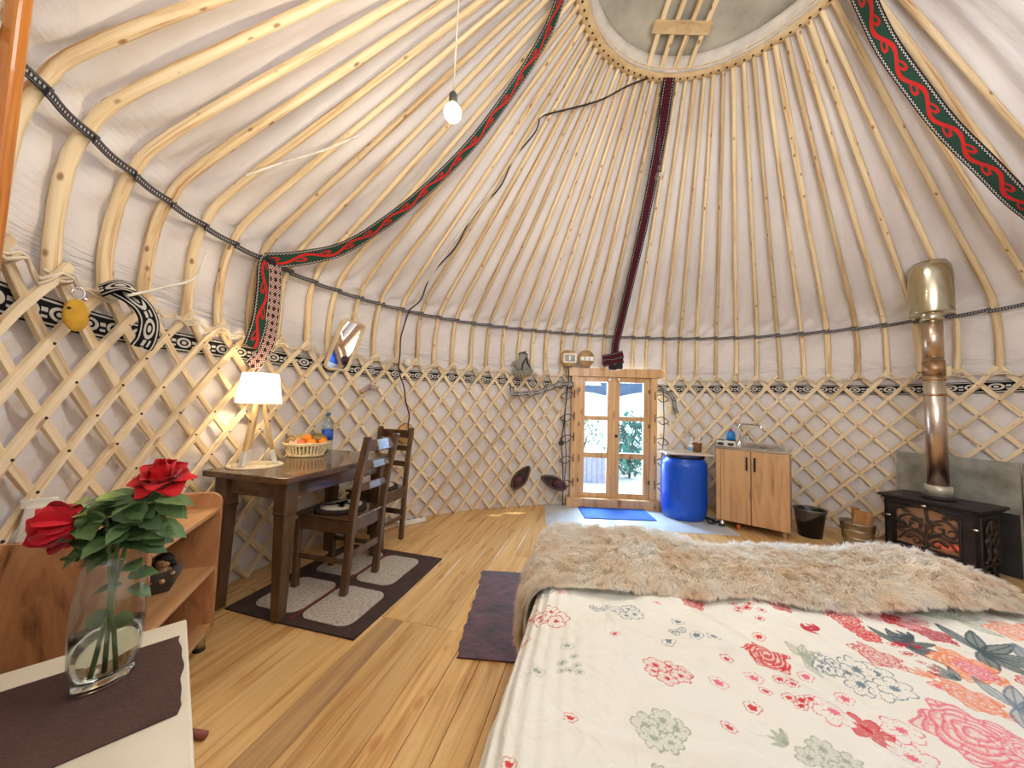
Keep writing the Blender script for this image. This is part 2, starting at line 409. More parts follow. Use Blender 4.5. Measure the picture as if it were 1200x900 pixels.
# lattice wall of crossed laths, pegged together
RISE = 28.0
def lath(a, way, rad, zt=HEADZ+.015):
    """way=+1: climbs towards smaller angles (up and right as seen from inside)"""
    N = 26; seg = []; out = []; ja = random.uniform(-.25, .25)
    for i in range(N+1):
        f = i/N; z = .012+(zt-.012)*f
        e = (1-f)**1.06; ang = a+ja+way*RISE*e
        r = RW(D(ang))-rad-(.022*max(0, (f-.9)/.1) if way > 0 else .004)
        if D0 < ang % 360 < D1:
            if len(seg) > 3: out.append(seg)
            seg = []
        else: seg.append((ang, r, z))
    if len(seg) > 3: out.append(seg)
    for s in out:
        path = [P3(D(q[0]), q[1], q[2]) for q in s]; sides = []
        for i, q in enumerate(s):
            tg = path[min(i+1, len(path)-1)]-path[max(i-1, 0)]; rn = Vector((cos(D(q[0])), sin(D(q[0])), 0)); sides.append(rn.cross(tg))
        w = random.uniform(.028, .038); Ws = [w*(1+.06*sin(i*.8+a)) for i in range(len(s))]
        b = B(); b.ribbon(path, sides, Ws, .015, False); b.obj('lath', M['lath'], wall)
HEADS = [OFF+STEP*i for i in range(84)]; HEADS = [a for a in HEADS if 4 < a < 206 and not (D0-1 < a < D1+1)]
for i in range(-9, 60):
    a = OFF+STEP*i
    if 4-RISE < a < 206: lath(a, +1, .028)
    if 4 < a < 206+RISE: lath(a, -1, .0115)
# leather pegs at the crossings
pb = B()
for i in range(84):
    a = OFF+STEP*i
    for k in range(1, 9):
        f = 1-k*STEP/2/RISE
        ang = a+k*STEP/2
        if 6 < ang < 204 and not (D0-.5 < ang < D1+.5):
            z = .012+(HEADZ)*(1-(k*STEP/2/RISE)**(1/1.06)); z = max(.04, z)
            if random.random() < .8: pb.sphere(P3(D(ang), RW(D(ang))-.037, z), .0055, 6, 4)
stuff(pb.obj('lattice_peg', plain('leather_peg', S(52, 36, 26), .7), wall))
# pale cord looped over the lattice heads
cp = []
for i in range(6*84):
    a = i*360/(6*84)
    if 4 < a < D0-1 or D1+1 < a < 206:
        k = near_pole(a); cp.append((a, P3(D(a), RW(D(a))-.045-.022*(1-k), HEADZ-.035-.022*k+.016*sin(a*2.2))))
cm = plain('cotton_cord', S(222, 204, 176), .85)
for lo, hi, lab in ((4, D0, 'pale cotton cord looped over the lattice heads right of the door'), (D1, 206, 'pale cotton cord looped over the lattice heads left of the door')):
    b = B(); pts = [p for a, p in cp if lo < a < hi]; b.tube(pts, .006, 6)
    b.tube([p+Vector((0, 0, .018*sin(i*.9))) for i, p in enumerate(pts)], .005, 6)
    for a in HEADS:
        if lo < a < hi:
            c = P3(D(a), RW(D(a))-.03, HEADZ-.03); t = D(a)
            ring = [c+Vector((-sin(t), cos(t), 0))*(.036*cos(x))+Vector((cos(t), sin(t), 0))*(.034*sin(x))+Vector((0, 0, .012*sin(2*x))) for x in [2*pi*k/10 for k in range(11)]]
            b.tube(ring, .0055, 5); b.tube([q+Vector((0, 0, -.014)) for q in ring], .0055, 5)
    tag(b.obj('head_cord', cm), lab, 'cord')
# patterned strap running behind the laths
for lo, hi, lab in ((3, D0+2, 'black and white scroll strap behind the lattice right of the door'), (D1-2, 206, 'black and white scroll strap behind the lattice left of the door')):
    n = int(hi-lo)*2; th = [D(lo+(hi-lo)*i/n) for i in range(n+1)]
    b = B(); b.ribbon([P3(t, RW(t)+.006, 1.520+.008*sin(t*9)) for t in th], [(0, 0, 1)]*(n+1), .102, .003)
    tag(b.obj('wall_strap', weave('scroll_strap_weave', pat_scroll)), lab, 'strap')
# girth strap wound round the poles
gm = weave('girth_strap_weave', pat_strap)
b = B()
AL = [OFF+STEP*i for i in range(-1, 50)]
for i in range(len(AL)-1):
    a0, a1 = AL[i], AL[i+1]
    for ph, dz in ((0, .0),):
        path = []; sd = []
        for k in range(9):
            f = -.10+1.20*k/8; a = a0+(a1-a0)*f; t = D(a); r, z = RW(t)-.086, ROPEZ
            inn = .004-.012*f+.010*sin(pi*max(0, min(1, f)))
            path.append(P3(t, r-.004+inn, z+dz+(-.009)*(f-.5)*2+.0)); sd.append(Vector((-.25*cos(t), -.25*sin(t), 1)))
        b.ribbon(path, sd, .030, .005)
tag(b.obj('girth_strap', gm), 'dark woven strap wound round every roof pole where the poles bend', 'strap')

# crown ring, its crossbars and the felt cover above
ring = thing('crown_ring', 'bent wooden crown ring with drilled holes at the top of the roof', 'roof ring', (CX, CY, RINGZ))
b = B(); b.lathe([(.967, 0), (.972, .05), (.96, .115), (.90, .12), (.875, .10), (.868, .03), (.885, -.012), (.94, -.016)], 96, closed=True); b.obj('rim', M['ringwood'], ring)
hb = B()
for k in range(96):
    t = 2*pi*k/96; hb.lathe([(.0001, -.0185), (.0085, -.0185), (.0085, .004)], 8, (.915*cos(t), .915*sin(t), 0))
stuff(hb.obj('hole', plain('hole_shadow_brown', S(52, 34, 22), .9), ring))
b = B(); b.lathe([(.872, .0), (.868, .05), (.855, .09), (.835, .115), (.85, .125), (.875, .09), (.89, .05)], 72, closed=True); b.obj('canvas_lining', plain('crown_lining', S(216, 206, 192), .95, 0, .1, 9, .5, 25), ring)
for k, x in enumerate((-.19, -.075, .045, .16)):
    p = []
    for j in range(15):
        f = -1+2*j/14; y = f*math.sqrt(.90**2-x*x); p.append((x+.012*f, y, .035+.16*(1-f*f)))
    b = B(); b.ribbon(p, [(1, 0, 0)]*15, .034, .024, False); b.obj('crossbar', M['pole'], ring)
b = B(); b.prism(rrect(.46, .085, .02), -.012, .012, Matrix.Translation((-.012, .60, .105)) @ Matrix.Rotation(-.16, 4, 'X')); b.obj('cross_plate', M['ringwood'], ring, .003)
fc = B(); fc.lathe([(1.02, .100), (.97, .122), (.80, .150), (.6, .20), (.35, .24), (.0001, .255), (.0001, .30), (.6, .25), (1.03, .16)], 48, closed=True)
fo = fc.obj('crown_felt_cover', plain('grey_felt', S(178, 171, 154), .95, 0, .22, 4, .3, 11)); fo.location = (CX, CY, RINGZ)
tag(fo, 'grey felt cover closing the roof opening above the crown ring', 'felt cover')

# floor of pine planks laid along the bed's direction
YAW = -.25; AX = Vector((cos(YAW), sin(YAW), 0)); BX = Vector((-sin(YAW), cos(YAW), 0))
b = B(); b.lathe([(.0001, -.05), (3.3, -.05), (3.3, -.022), (.0001, -.022)], 64, (CX, CY, 0))
floor = structure(b.obj('floor', plain('subfloor', S(96, 64, 36), .9)))
floor.rotation_euler = (0, 0, 0)
ac, bc = Vector((CX, CY, 0)).dot(AX), Vector((CX, CY, 0)).dot(BX)
PW = .128
for k in range(-12, 42):
    a0 = -1.183+PW*k; a1 = a0+PW; am = max(abs(a0-ac), abs(a1-ac)); am = min(abs(a0-ac), abs(a1-ac))
    if am > 3.18: continue
    ch = math.sqrt(3.2**2-am*am); lo, hi = bc-ch, bc+ch
    cuts = [max(lo, -1.2)]; jn = 1.84
    if jn > cuts[0]+.1 and jn < hi-.1: cuts.append(jn)
    if hi-1.84 > 2.0 and k % 3: cuts.append(1.84+random.uniform(.9, 1.7))
    cuts.append(hi)
    for c0, c1 in zip(cuts[:-1], cuts[1:]):
        if c1-c0 < .08: continue
        g = .0012; w, l = PW-2*g, c1-c0-2*g; dz = random.uniform(-.0012, .0006)
        bb = B(); bb.box((0, 0, -.011+dz), (w, l, .022)); mt = M['pine_dark'] if (k == 0 and c0 < 1.8) else M['pine']
        o = bb.obj('plank', mt, floor, .0016); c = AX*((a0+a1)/2)+BX*((c0+c1)/2); o.location = c; o.rotation_euler = (0, 0, YAW)

# the outside seen through the panes
b = B(); b.box((0, 12, -.09), (60, 40, .06)); structure(b.obj('ground', plain('pale_ground', S(206, 210, 206), .9, 0, .15, 1.5)))
aw = B(); n = 14
V = []; F = []
for i in range(n+1):
    x = -.2+3.2*i/n; sag = .22*math.sin(pi*i/n)
    V += [(x, 5.0, 1.95), (x, 5.9, 1.66+.04*sin(i*.9)-sag*.3), (x, 5.92, 1.52-sag*.25+.04*sin(i*1.3))]
for i in range(n):
    for j in range(2): F.append((i*3+j, i*3+j+1, (i+1)*3+j+1, (i+1)*3+j))
aw.add(V, F, None, True); awt = thing('awning', 'dark blue cloth awning on posts sagging outside above the door', 'awning', (0, 0, 0)); o = aw.obj('awning_cloth', plain('awning_blue', S(70, 92, 120), .8), awt); sol = o.modifiers.new('thickness', 'SOLIDIFY'); sol.thickness = .01
for x in (-.2, 3.0): b = B(); b.tube([(x, 5.9, -.06), (x, 5.9, 1.68)], .03, 10); b.obj('awning_post', plain('awning_post_wood', S(120, 96, 70), .8), awt)
sc = thing('garden_screen', 'lavender grey board screen standing outside behind the lower left pane', 'screen', (1.47, 6.1, -.06))
for k in range(5):
    b = B(); b.box((-.18+.09*k, 0, .22), (.086, .03, .44)); b.obj('board', plain('lavender_board', S(150, 150, 178), .7), sc, .004)
b = B(); b.box((0, .03, .36), (.46, .03, .05)); b.obj('rail', plain('screen_rail', S(130, 130, 160), .7), sc); b = B(); b.box((0, .03, .08), (.46, .03, .05)); b.obj('rail', plain('screen_rail', S(130, 130, 160), .7), sc)
lm = [plain('shrub_leaf_teal', S(70, 130, 118), .6, 0, .3), plain('shrub_leaf_green', S(96, 140, 92), .6, 0, .3)]
def shrub(c, r, h, n, lab, k):
    t = thing('garden_shrub', lab, 'shrub', c, 0, None); b = B()
    for i in range(n):
        u = random.uniform(-1, 1); A = random.uniform(0, 2*pi); q = random.uniform(.35, 1)**.5
        p = Vector((r*q*math.sqrt(1-u*u)*cos(A), r*q*math.sqrt(1-u*u)*sin(A), h/2+h/2*q*u)); R = Matrix.Rotation(random.uniform(0, 6), 3, 'Z') @ Matrix.Rotation(random.uniform(-1.2, 1.2), 3, 'X')
        s = random.uniform(.05, .10); L = [R @ Vector(v)*s+p for v in ((0, -1, 0), (.5, 0, .12), (0, 1, 0), (-.5, 0, .12))]; b.add(L, [(0, 1, 2), (0, 2, 3)])
    stuff(b.obj('foliage', lm[k], t))
    b = B()
    for i in range(5): b.tube([(0, 0, 0), (random.uniform(-.3, .3)*r, random.uniform(-.3, .3)*r, h*.4), (random.uniform(-.7, .7)*r, random.uniform(-.7, .7)*r, h*.8)], [.02, .014, .006], 5)
    b.obj('stem', plain('shrub_stem', S(90, 70, 50), .8), t)
shrub((2.25, 6.6, -.06), .40, 1.25, 420, 'teal green shrub outside behind the right-hand door panes', 0)
shrub((2.5, 7.4, -.06), .5, .75, 320, 'low blue-green shrub outside behind the lowest right pane', 0)
shrub((1.9, 9.4, -.06), .7, 1.1, 160, 'pale green shrub farther out behind the left door panes', 1)

# the door
door = structure(empty('door_1', (.734, 4.458, 0), math.atan2(-.057, 1.134)))
wd = M['doorwood']
for x in (.075, 1.06): b = B(); b.box((x, .03, .815), (.085, .10, 1.63)); b.obj('door_jamb', wd, door, .004)
b = B(); b.prism([(-.04, 1.625), (-.04, 1.70), (-.01, 1.735), (.47, 1.735), (.50, 1.705), (.64, 1.705), (.67, 1.735), (1.15, 1.735), (1.18, 1.70), (1.18, 1.64), (1.14, 1.625)], -.06, .06, Matrix(((1, 0, 0, 0), (0, 0, -1, .02), (0, 1, 0, 0), (0, 0, 0, 1)))); b.obj('door_head', wd, door, .004)
b = B(); b.box((.565, .0, .055), (1.16, .15, .11)); b.obj('door_sill', wd, door, .006)
gl = glassmat('door_glass', (.94, .97, 1, 1)); knobm = plain('dark_iron', S(60, 54, 50), .4, .8)
for side, (x0, x1, g0, g1) in enumerate(((.12, .562, .205, .487), (.568, 1.015, .643, .94))):
    leaf = B(); z0, z1 = .108, 1.632; rows = ((.17, .60), (.668, 1.075), (1.13, 1.56)); y = .03
    leaf.box(((x0+g0)/2, y, (z0+z1)/2), (g0-x0, .045, z1-z0)); leaf.box(((x1+g1)/2, y, (z0+z1)/2), (x1-g1, .045, z1-z0))
    for a, c in ((z0, .17), (.60, .668), (1.075, 1.13), (1.56, z1)): leaf.box(((g0+g1)/2, y, (a+c)/2), (g1-g0, .044, c-a))
    lo = leaf.obj('door_leaf', wd, door, .003)
    for a, c in rows:
        b = B(); b.box(((g0+g1)/2, y, (a+c)/2), (g1-g0, .004, c-a)); b.obj('pane', gl, lo)
    if side == 0: leaf = B(); leaf.box((.565, .004, .87), (.03, .014, 1.5)); leaf.obj('cover_strip', wd, lo, .002)
    b = B(); kx = .55 if side == 0 else .60
    if side: b.sphere((kx, -.015, .885), .02, 10, 6); b.obj('knob', knobm, lo)
    for z in (.32, 1.02, 1.45):
        b = B(); hx = x0-.005 if side == 0 else x1+.005; b.box((hx, -.006, z), (.05, .012, .045)); b.tube([(hx, -.012, z-.03), (hx, -.012, z+.03)], .006, 6); b.obj('hinge', plain('iron_hinge', S(112, 100, 88), .45, .7), lo)
# two little ornaments hanging from the head of the door
for x, lab in ((.502, 'left of two small glass ball ornaments hanging at the top of the door'), (.612, 'right of two small glass ball ornaments hanging at the top of the door')):
    t = thing('ball_ornament', lab, 'ornament', door.matrix_basis @ Vector((x, -.045, 1.60)), 0)
    b = B(); b.sphere((0, 0, 0), .02, 12, 8); b.obj('ball', plain('pearly_ball', S(226, 214, 196), .15, .3), t)
    b = B(); b.tube([(0, 0, .018), (0, 0, .125)], .0025, 5); b.obj('string', plain('ornament_string', S(200, 190, 176), .8), t)

# ------------------------------------------------------------------ table, chairs, rug
TB = (-1.19, 1.90, -.24)
def TP(a, b, z=0): return Vector((TB[0]+a*cos(TB[2])-b*sin(TB[2]), TB[1]+a*sin(TB[2])+b*cos(TB[2]), z))
RUGZ = .013
t = thing('dining_table', 'dark stained wooden dining table against the lattice wall', 'table', (TB[0], TB[1], 0), TB[2])
TW, TL, TH = .60, 1.03, .80
b = B(); b.box((-TW/2, TL/2, TH-.017), (TW, TL, .034)); b.obj('tabletop', M['walnut'], t, .005, 2)
ap = B()
for c, d in (((-TW/2, .075, TH-.084), (TW-.2, .022, .1)), ((-TW/2, TL-.075, TH-.084), (TW-.2, .022, .1)), ((-.075, TL/2, TH-.084), (.022, TL-.2, .1)), ((-TW+.075, TL/2, TH-.084), (.022, TL-.2, .1))): ap.box(c, d)
ap.obj('apron', M['walnut'], t, .002)
for x, y, rug in ((-.085, .085, 1), (-TW+.085, .085, 0), (-.085, TL-.085, 1), (-TW+.085, TL-.085, 0)):
    z0 = RUGZ if rug else 0; b = B(); b.box((x, y, TH-.034-.085), (.085, .085, .17)); b.box((x, y, TH-.21), (.092, .092, .014))
    zc = (z0+TH-.217)/2; b.box((x, y, zc), (.055, .055, TH-.217-z0), None, 1.45); b.obj('leg', M['walnut_z'], t, .004)

def chair_parts(t):
    w, d, h, sh = .36, .44, .99, .47
    mz = M['walnut_z']
    for x in (0.02, w-.02):
        prof = [(0.03, 0), (.012, .25), (.0, .45), (-.005, .52), (-.03, .72), (-.085, h)]
        b = B(); V = []
        for y, z in prof: V += [(x-.018, y, z), (x+.018, y, z), (x+.018, y+.045, z), (x-.018, y+.045, z)]
        n = len(prof); F = [(3, 2, 1, 0), tuple(range(4*n-4, 4*n))]
        for i in range(n-1):
            for k in range(4): F.append((i*4+k, i*4+(k+1) % 4, i*4+4+(k+1) % 4, i*4+4+k))
        b.add(V, F); b.obj('back_post', mz, t, .005, 2)
        b = B(); b.box((x, d-.02, sh/2-.02), (.038, .038, sh-.04)); b.obj('leg', mz, t, .004)
        b = B(); b.box((x, d/2+.01, sh-.055), (.022, d-.06, .085)); b.obj('seat_rail', mz, t, .003)
        b = B(); b.box((x, d/2+.015, .20), (.018, d-.05, .03)); b.obj('stretcher', mz, t, .003)
    for y, z in ((.035, sh-.055), (d-.02, sh-.055)): b = B(); b.box((w/2, y, z), (w-.075, .022, .085)); b.obj('seat_rail', mz, t, .003)
    b = B(); b.box((w/2, .035, .235), (w-.07, .018, .045)); b.obj('stretcher', mz, t, .003)
    for z, y, hh in ((.93, -.048, .075), (.80, -.022, .05), (.66, .0, .05)):
        p = [(.03, y, z), (w*.33, y-.012, z), (w*.66, y-.012, z), (w-.03, y, z)]; b = B(); b.ribbon(p, [(0, .25, 1)]*4, hh, .016, False); b.obj('slat', M['walnut'], t, .003)
    b = B(); b.box((w/2, d/2+.015, sh-.006), (w, d+.01, .018)); b.obj('seat', M['walnut'], t, .006, 2)
ch1 = thing('dining_chair', 'dark wooden ladder-back chair at the long side of the table, on the rug', 'chair', (-.965, 2.225, RUGZ), 1.335, 'dining chairs')
chair_parts(ch1)
ch2 = dup(ch1, (-.92, 3.24, 0), 2.85, 'dark wooden ladder-back chair at the far end of the table facing the camera'); ch2.scale = (1.05, .78, 1)
feltd, feltw = plain('dark_brown_felt', S(52, 38, 34), .95, 0, .2, 20, .4, 90), plain('cream_felt', S(206, 196, 178), .95, 0, .15, 20, .4, 90)
for root, lab in ((ch1, 'round dark cushion with cream felt disc on the nearer chair'), (ch2, 'round dark cushion with cream felt disc on the farther chair')):
    m4 = Matrix.Translation(root.location) @ Matrix.Rotation(root.rotation_euler.z, 4, 'Z'); c = m4 @ Vector((.18, .235 if root is ch1 else .19, .473))
    q = thing('seat_cushion', lab, 'cushion', c, root.rotation_euler.z, 'round felt cushions')
    b = B(); b.lathe([(.0001, 0), (.155, 0), (.168, .010), (.160, .022), (.0001, .026)], 28); b.obj('pad', feltd, q)
    b = B(); b.lathe([(.0001, .0235), (.132, .0215), (.132, .0255), (.0001, .0285)], 28); b.obj('cream_disc', feltw, q)
    b = B()
    for A, L, w in ((.3, .10, .05), (2.2, .11, .04), (3.9, .09, .05), (5.2, .10, .035), (1.2, .06, .06)):
        b.prism([(-.02*sin(A), .02*cos(A)), (L*.5*cos(A)+w*.6*sin(A), L*.5*sin(A)-w*.6*cos(A)), (L*cos(A), L*sin(A)), (L*.5*cos(A)-w*.5*sin(A), L*.5*sin(A)+w*.5*cos(A)), (.02*sin(A), -.02*cos(A))], .0255, .0305)
    b.obj('motif', feltd, q)

def felt_speck():
    m, nt, p = newmat('speckled_felt'); v, _ = coords(nt, 'Object', (1, 1, 1), False)
    nz = node(nt, 'ShaderNodeTexNoise', {'Vector': v, 'Scale': 70, 'Detail': 4, 'Roughness': .8})
    nt.links.new(ramp(nt, nz.outputs[0], [(.30, S(128, 112, 98)), (.5, S(182, 170, 152)), (.7, S(208, 198, 180))]), p.inputs['Base Color']); p.inputs['Roughness'].default_value = .95
    return m
rug = thing('felt_rug', 'dark brown felt rug with four speckled grey patches under the table and chair', 'rug', (-.772, 1.862, 0), -.268)
b = B(); b.prism([(-.88, 0), (-.5, -.006), (0, .004), (.004, .5), (0, 1.0), (-.45, 1.004), (-.88, 1.0)], 0, .010); b.obj('felt_base', plain('rug_felt', S(68, 48, 40), .95, 0, .18, 12, .5, 70), rug)
fs = felt_speck()
for x0, x1, y0, y1 in ((-.78, -.455, .07, .43), (-.425, -.09, .06, .43), (-.78, -.455, .52, .93), (-.425, -.13, .50, .92)):
    b = B(); b.prism(rrect(x1-x0, y1-y0, .07, 5, (x0+x1)/2, (y0+y1)/2), .009, .0125); b.obj('patch', fs, rug)
b = B(); b.box((-.44, .49, .0108), (.022, .92, .0030)); b.obj('stripe', plain('rug_red_stripe', S(112, 40, 38), .95), rug)

# on the table
lm = thing('lamp_mat', 'round cream woven mat under the lit lamp', 'mat', TP(-.480, .225, TH), TB[2])
wm = plain('woven_grass', S(222, 204, 172), .9, 0, .15, 30)
b = B(); b.lathe([(.0001, 0), (.150, 0), (.153, .004), (.0001, .005)], 40); b.obj('base', wm, lm)
for r in (.025, .053, .081, .109, .137): b = B(); b.lathe([(r-.013, .004), (r-.006, .0085), (r+.006, .0085), (r+.013, .004)], 40); b.obj('coil', wm, lm)
lp = thing('table_lamp', 'lit tripod table lamp with white drum shade on the table', 'lamp', TP(-.490, .225, TH+.0085), .3)
legw = wood('lamp_leg_wood', S(236, 206, 150), S(222, 186, 126), S(190, 146, 90), 'Object', (20, 20, 2), .45)
wht = plain('lamp_white', S(226, 222, 212), .4)
for k in range(3):
    A = 2*pi*k/3-1.9; p, q = Vector((.108*cos(A), .108*sin(A), .0)), Vector((.022*cos(A), .022*sin(A), .385))
    s1 = p.lerp(q, .23); b = B(); b.bar(s1, q, .026, .022); lo = b.obj('leg', legw, lp, .004)
    b = B(); b.bar(p, s1, .030, .026); b.obj('leg_tip', wht, lo, .003)
    b = B(); b.sphere(s1.lerp(q, .62)+Vector((.014*cos(A+.0), .014*sin(A), 0)), .006, 8, 5); b.obj('bolt', knobm, lo)
b = B(); b.lathe([(.0001, .375), (.03, .375), (.03, .40), (.014, .405), (.014, .44), (.0001, .44)], 16); b.obj('socket', wht, lp)
def shademat():
    m, nt, p = newmat('lit_shade'); nt.nodes.remove(p); out = nt.nodes['Material Output']
    d = node(nt, 'ShaderNodeBsdfDiffuse', {'Color': S(244, 238, 226)}); tr = node(nt, 'ShaderNodeBsdfTranslucent', {'Color': S(252, 244, 226)})
    em = node(nt, 'ShaderNodeEmission', {'Color': S(255, 246, 228), 'Strength': 1.1}); mx = node(nt, 'ShaderNodeMixShader', {0: .6}); nt.links.new(d.outputs[0], mx.inputs[1]); nt.links.new(tr.outputs[0], mx.inputs[2])
    ad = nt.nodes.new('ShaderNodeAddShader'); nt.links.new(mx.outputs[0], ad.inputs[0]); nt.links.new(em.outputs[0], ad.inputs[1]); nt.links.new(ad.outputs[0], out.inputs[0]); return m
b = B(); b.lathe([(.124, .385), (.098, .575), (.0965, .575), (.1225, .385)], 40, closed=True); b.obj('lamp_shade', shademat(), lp)
b = B(); b.sphere((0, 0, .475), .028, 12, 8); b.obj('bulb', emit('lamp_bulb_glow', (1, .86, .62, 1), 14), lp)
l = light('table_lamp_light', 'POINT', (0, 0, 0), 11, (1, .80, .52), .04); l.data.energy = 17; l.parent = lp; l.location = (0, 0, .475)
cb = B(); cb.tube(spline([TP(-.50, .30, TH+.2), TP(-.54, .34, TH+.10), TP(-.58, .36, TH+.02), TP(-.615, .37, TH-.03), TP(-.62, .40, TH-.15), TP(-.60, .5, .3), TP(-.59, .6, .02)], 6), .004, 6)
tag(cb.obj('lamp_cable', plain('white_cable', S(222, 216, 206), .5)), 'thin white cable looping from the lit table lamp over the table edge', 'cable')

# fruit basket
bk = thing('fruit_basket', 'pale oval wicker basket full of fruit on the table', 'basket', TP(-.51, .65, TH), .45)
wk = plain('wicker', S(234, 214, 166), .7, 0, .12, 60)
bx, by = .145, .095
def ov(f, z, A, k=1): return Vector((k*bx*f*cos(A), k*by*f*sin(A), z))
b = B(); b.lathe([(.0001, .002), (1, .002), (1.02, .008), (.0001, .008)], 32, sx=bx*.78, sy=by*.78); b.obj('base', wk, bk)
b = B()
for z, f in ((.012, .80), (.085, 1.0), (.096, 1.04)):
    for dz in (0, .006): b.tube([ov(f, z+dz+.0025*sin(8*A), A) for A in [2*pi*k/48 for k in range(49)]], .0048, 5)
b.obj('rim', wk, bk)
for k in range(34):
    A = 2*pi*k/34; b = B(); b.bar(ov(.79, .008, A), ov(1.0, .09, A), .011, .004, (cos(A), sin(A), 0)); b.obj('stave', wk, bk)
fo, fr = plain('orange_peel', S(246, 140, 24), .4, 0, .08, 20, .1, 200), plain('red_peach_skin', S(214, 104, 66), .5, 0, .2, 9)
def fruit(nm, lab, c, r, m, sc=(1, 1, 1), stem=True, grp=None):
    p = Matrix.Translation(bk.location) @ Matrix.Rotation(.45, 4, 'Z') @ (Vector(c)+Vector((0, 0, .016))); q = thing(nm, lab, 'fruit', p, random.uniform(0, 3), grp)
    b = B(); b.sphere((0, 0, 0), r, 16, 11, sc); b.obj('flesh', m, q)
    if stem: b = B(); b.lathe([(.0001, r*sc[2]*.985), (r*.12, r*sc[2]*.985), (r*.08, r*sc[2]*1.04), (.0001, r*sc[2]*1.05)], 8); b.obj('stem', plain('fruit_stem', S(110, 100, 60), .8), q)
fruit('orange', 'orange at the front middle of the fruit basket', (.035, -.052, .088), .034, fo)
fruit('orange', 'orange at the right end of the fruit basket', (.105, -.015, .09), .033, fo)
fruit('orange', 'orange lying highest near the middle of the fruit basket', (.005, .0, .118), .030, fo)
fruit('mango', 'large green and brown mango behind the oranges in the basket', (.062, .045, .11), .05, plain('mango_skin', S(120, 104, 52), .45, 0, .4, 12), (1.5, .85, .8))
fruit('peach', 'dull red peach at the front of the fruit basket', (-.03, -.052, .083), .036, fr)
fruit('pear', 'yellow brown pear at the back left of the basket', (-.045, .03, .11), .042, plain('pear_skin', S(196, 158, 82), .5, 0, .2, 16), (1.1, 1, .9))
fruit('onion', 'striped tan onion at the left end of the basket', (-.105, .012, .105), .036, plain('onion_skin', S(172, 132, 82), .5, 0, .4, 40), (1, 1, .85))
for k, (x, y, z) in enumerate(((-.085, -.045, .085), (-.065, -.05, .10), (-.072, -.062, .08), (-.055, -.062, .083), (-.098, -.038, .092))): fruit('garlic_bulb', ('pinkish garlic bulb at the far left of the garlic cluster in the basket', 'topmost pinkish garlic bulb of the cluster in the basket', 'lowest pinkish garlic bulb at the front of the basket', 'rightmost pinkish garlic bulb beside the red peach', 'small pinkish garlic bulb nearest the striped onion')[k], (x, y, z), .015, plain('garlic_skin', S(214, 172, 152), .6, 0, .15, 40), (1, 1, .95), True, 'garlic bulbs in the fruit basket')
# water bottle
bt = thing('water_bottle', 'clear plastic water bottle with blue label behind the fruit basket', 'bottle', TP(-.535, .88, TH), 0)
pet = glassmat('clear_plastic', (.86, .93, .95, 1), .5)
b = B(); b.lathe([(.0001, .004), (.03, .0), (.041, .012), (.042, .06), (.039, .075), (.042, .09), (.042, .20), (.040, .225), (.026, .265), (.0145, .285), (.0145, .305), (.0001, .305)], 24); b.obj('body', pet, bt)
b = B(); b.lathe([(.0425, .10), (.0432, .10), (.0432, .185), (.0425, .185)], 24, closed=True); b.obj('label', plain('blue_label', S(40, 92, 190), .5, 0, .3, 40), bt)
b = B(); b.lathe([(.0001, .30), (.017, .30), (.017, .325), (.0001, .326)], 16); b.obj('cap', plain('cap_blue', S(60, 110, 170), .4), bt)

# ------------------------------------------------------------------ shelf bench by the left wall
ce, cg = Vector((.353, -.935, 0)).normalized(), Vector((-.935, -.353, 0)).normalized()
sh = thing('shelf_bench', 'low wood grain shelf bench with rounded end panels at the left wall', 'shelf', (-1.45, 1.80, 0), math.atan2(ce.y, ce.x))
# local x runs towards the camera, local y (towards +90 deg) points to the room's middle, so depth is -y
SL, SD, SH = .57, .37, .745
def endpanel(x):
    o = [(-SD, .082), (0, .082)]+[(-.05+.05*cos(k*pi/12), SH-.05+.05*sin(k*pi/12)) for k in range(7)]+[(-SD, SH)]
    b = B(); b.prism(o, x, x+.022, Matrix(((0, 0, 1, 0), (1, 0, 0, 0), (0, 1, 0, 0), (0, 0, 0, 1)))); return b
endpanel(-.022).obj('end_panel', M['chip'], sh, .002); endpanel(SL).obj('end_panel', M['chip'], sh, .002)
for z in (.098, .375, .66): b = B(); b.box((SL/2, -SD/2, z), (SL, SD-.01, .02)); b.obj('shelf_board', M['chip_h'], sh, .002)
b = B(); b.box((SL/2, -SD+.006, .40), (SL, .01, .66)); b.obj('back_panel', M['chip'], sh)
fm = plain('brushed_steel', S(196, 184, 164), .3, .9); bm_ = plain('black_rubber', S(20, 20, 20), .6)
for x in (.025, SL-.03):
    for y in (-.035, -SD+.05):
        b = B(); b.lathe([(.0001, .008), (.022, .008), (.022, .088), (.0001, .088)], 18, (x, y, 0)); f = b.obj('foot', fm, sh)
        b = B(); b.lathe([(.0001, 0), (.024, 0), (.024, .01), (.0001, .01)], 18, (x, y, 0)); b.obj('foot_pad', bm_, f)
def SHP(x, y, z): return Vector((-1.45, 1.80, 0))+ce*x-cg*y+Vector((0, 0, z))
bowl = thing('felt_boat_bowl', 'dark grey boat-shaped felt bowl on the middle shelf of the bench', 'bowl', SHP(.21, -.165, .385), .15)
o = []; gf = plain('grey_felt_dark', S(92, 88, 84), .95, 0, .2, 30, .5, 120)
b = B(); N = 28
V = []; F = []
for (f, z) in ((.02, .004), (.62, .004), (.9, .045), (1.0, .085), (.92, .085), (.8, .045), (.5, .018), (.02, .016)):
    for k in range(N):
        A = 2*pi*k/N; e = abs(cos(A))**3; V.append((.125*f*cos(A)*(1+.06*e), .056*f*sin(A)*(1-.25*e), z+.035*e*(1 if z > .03 else 0)))
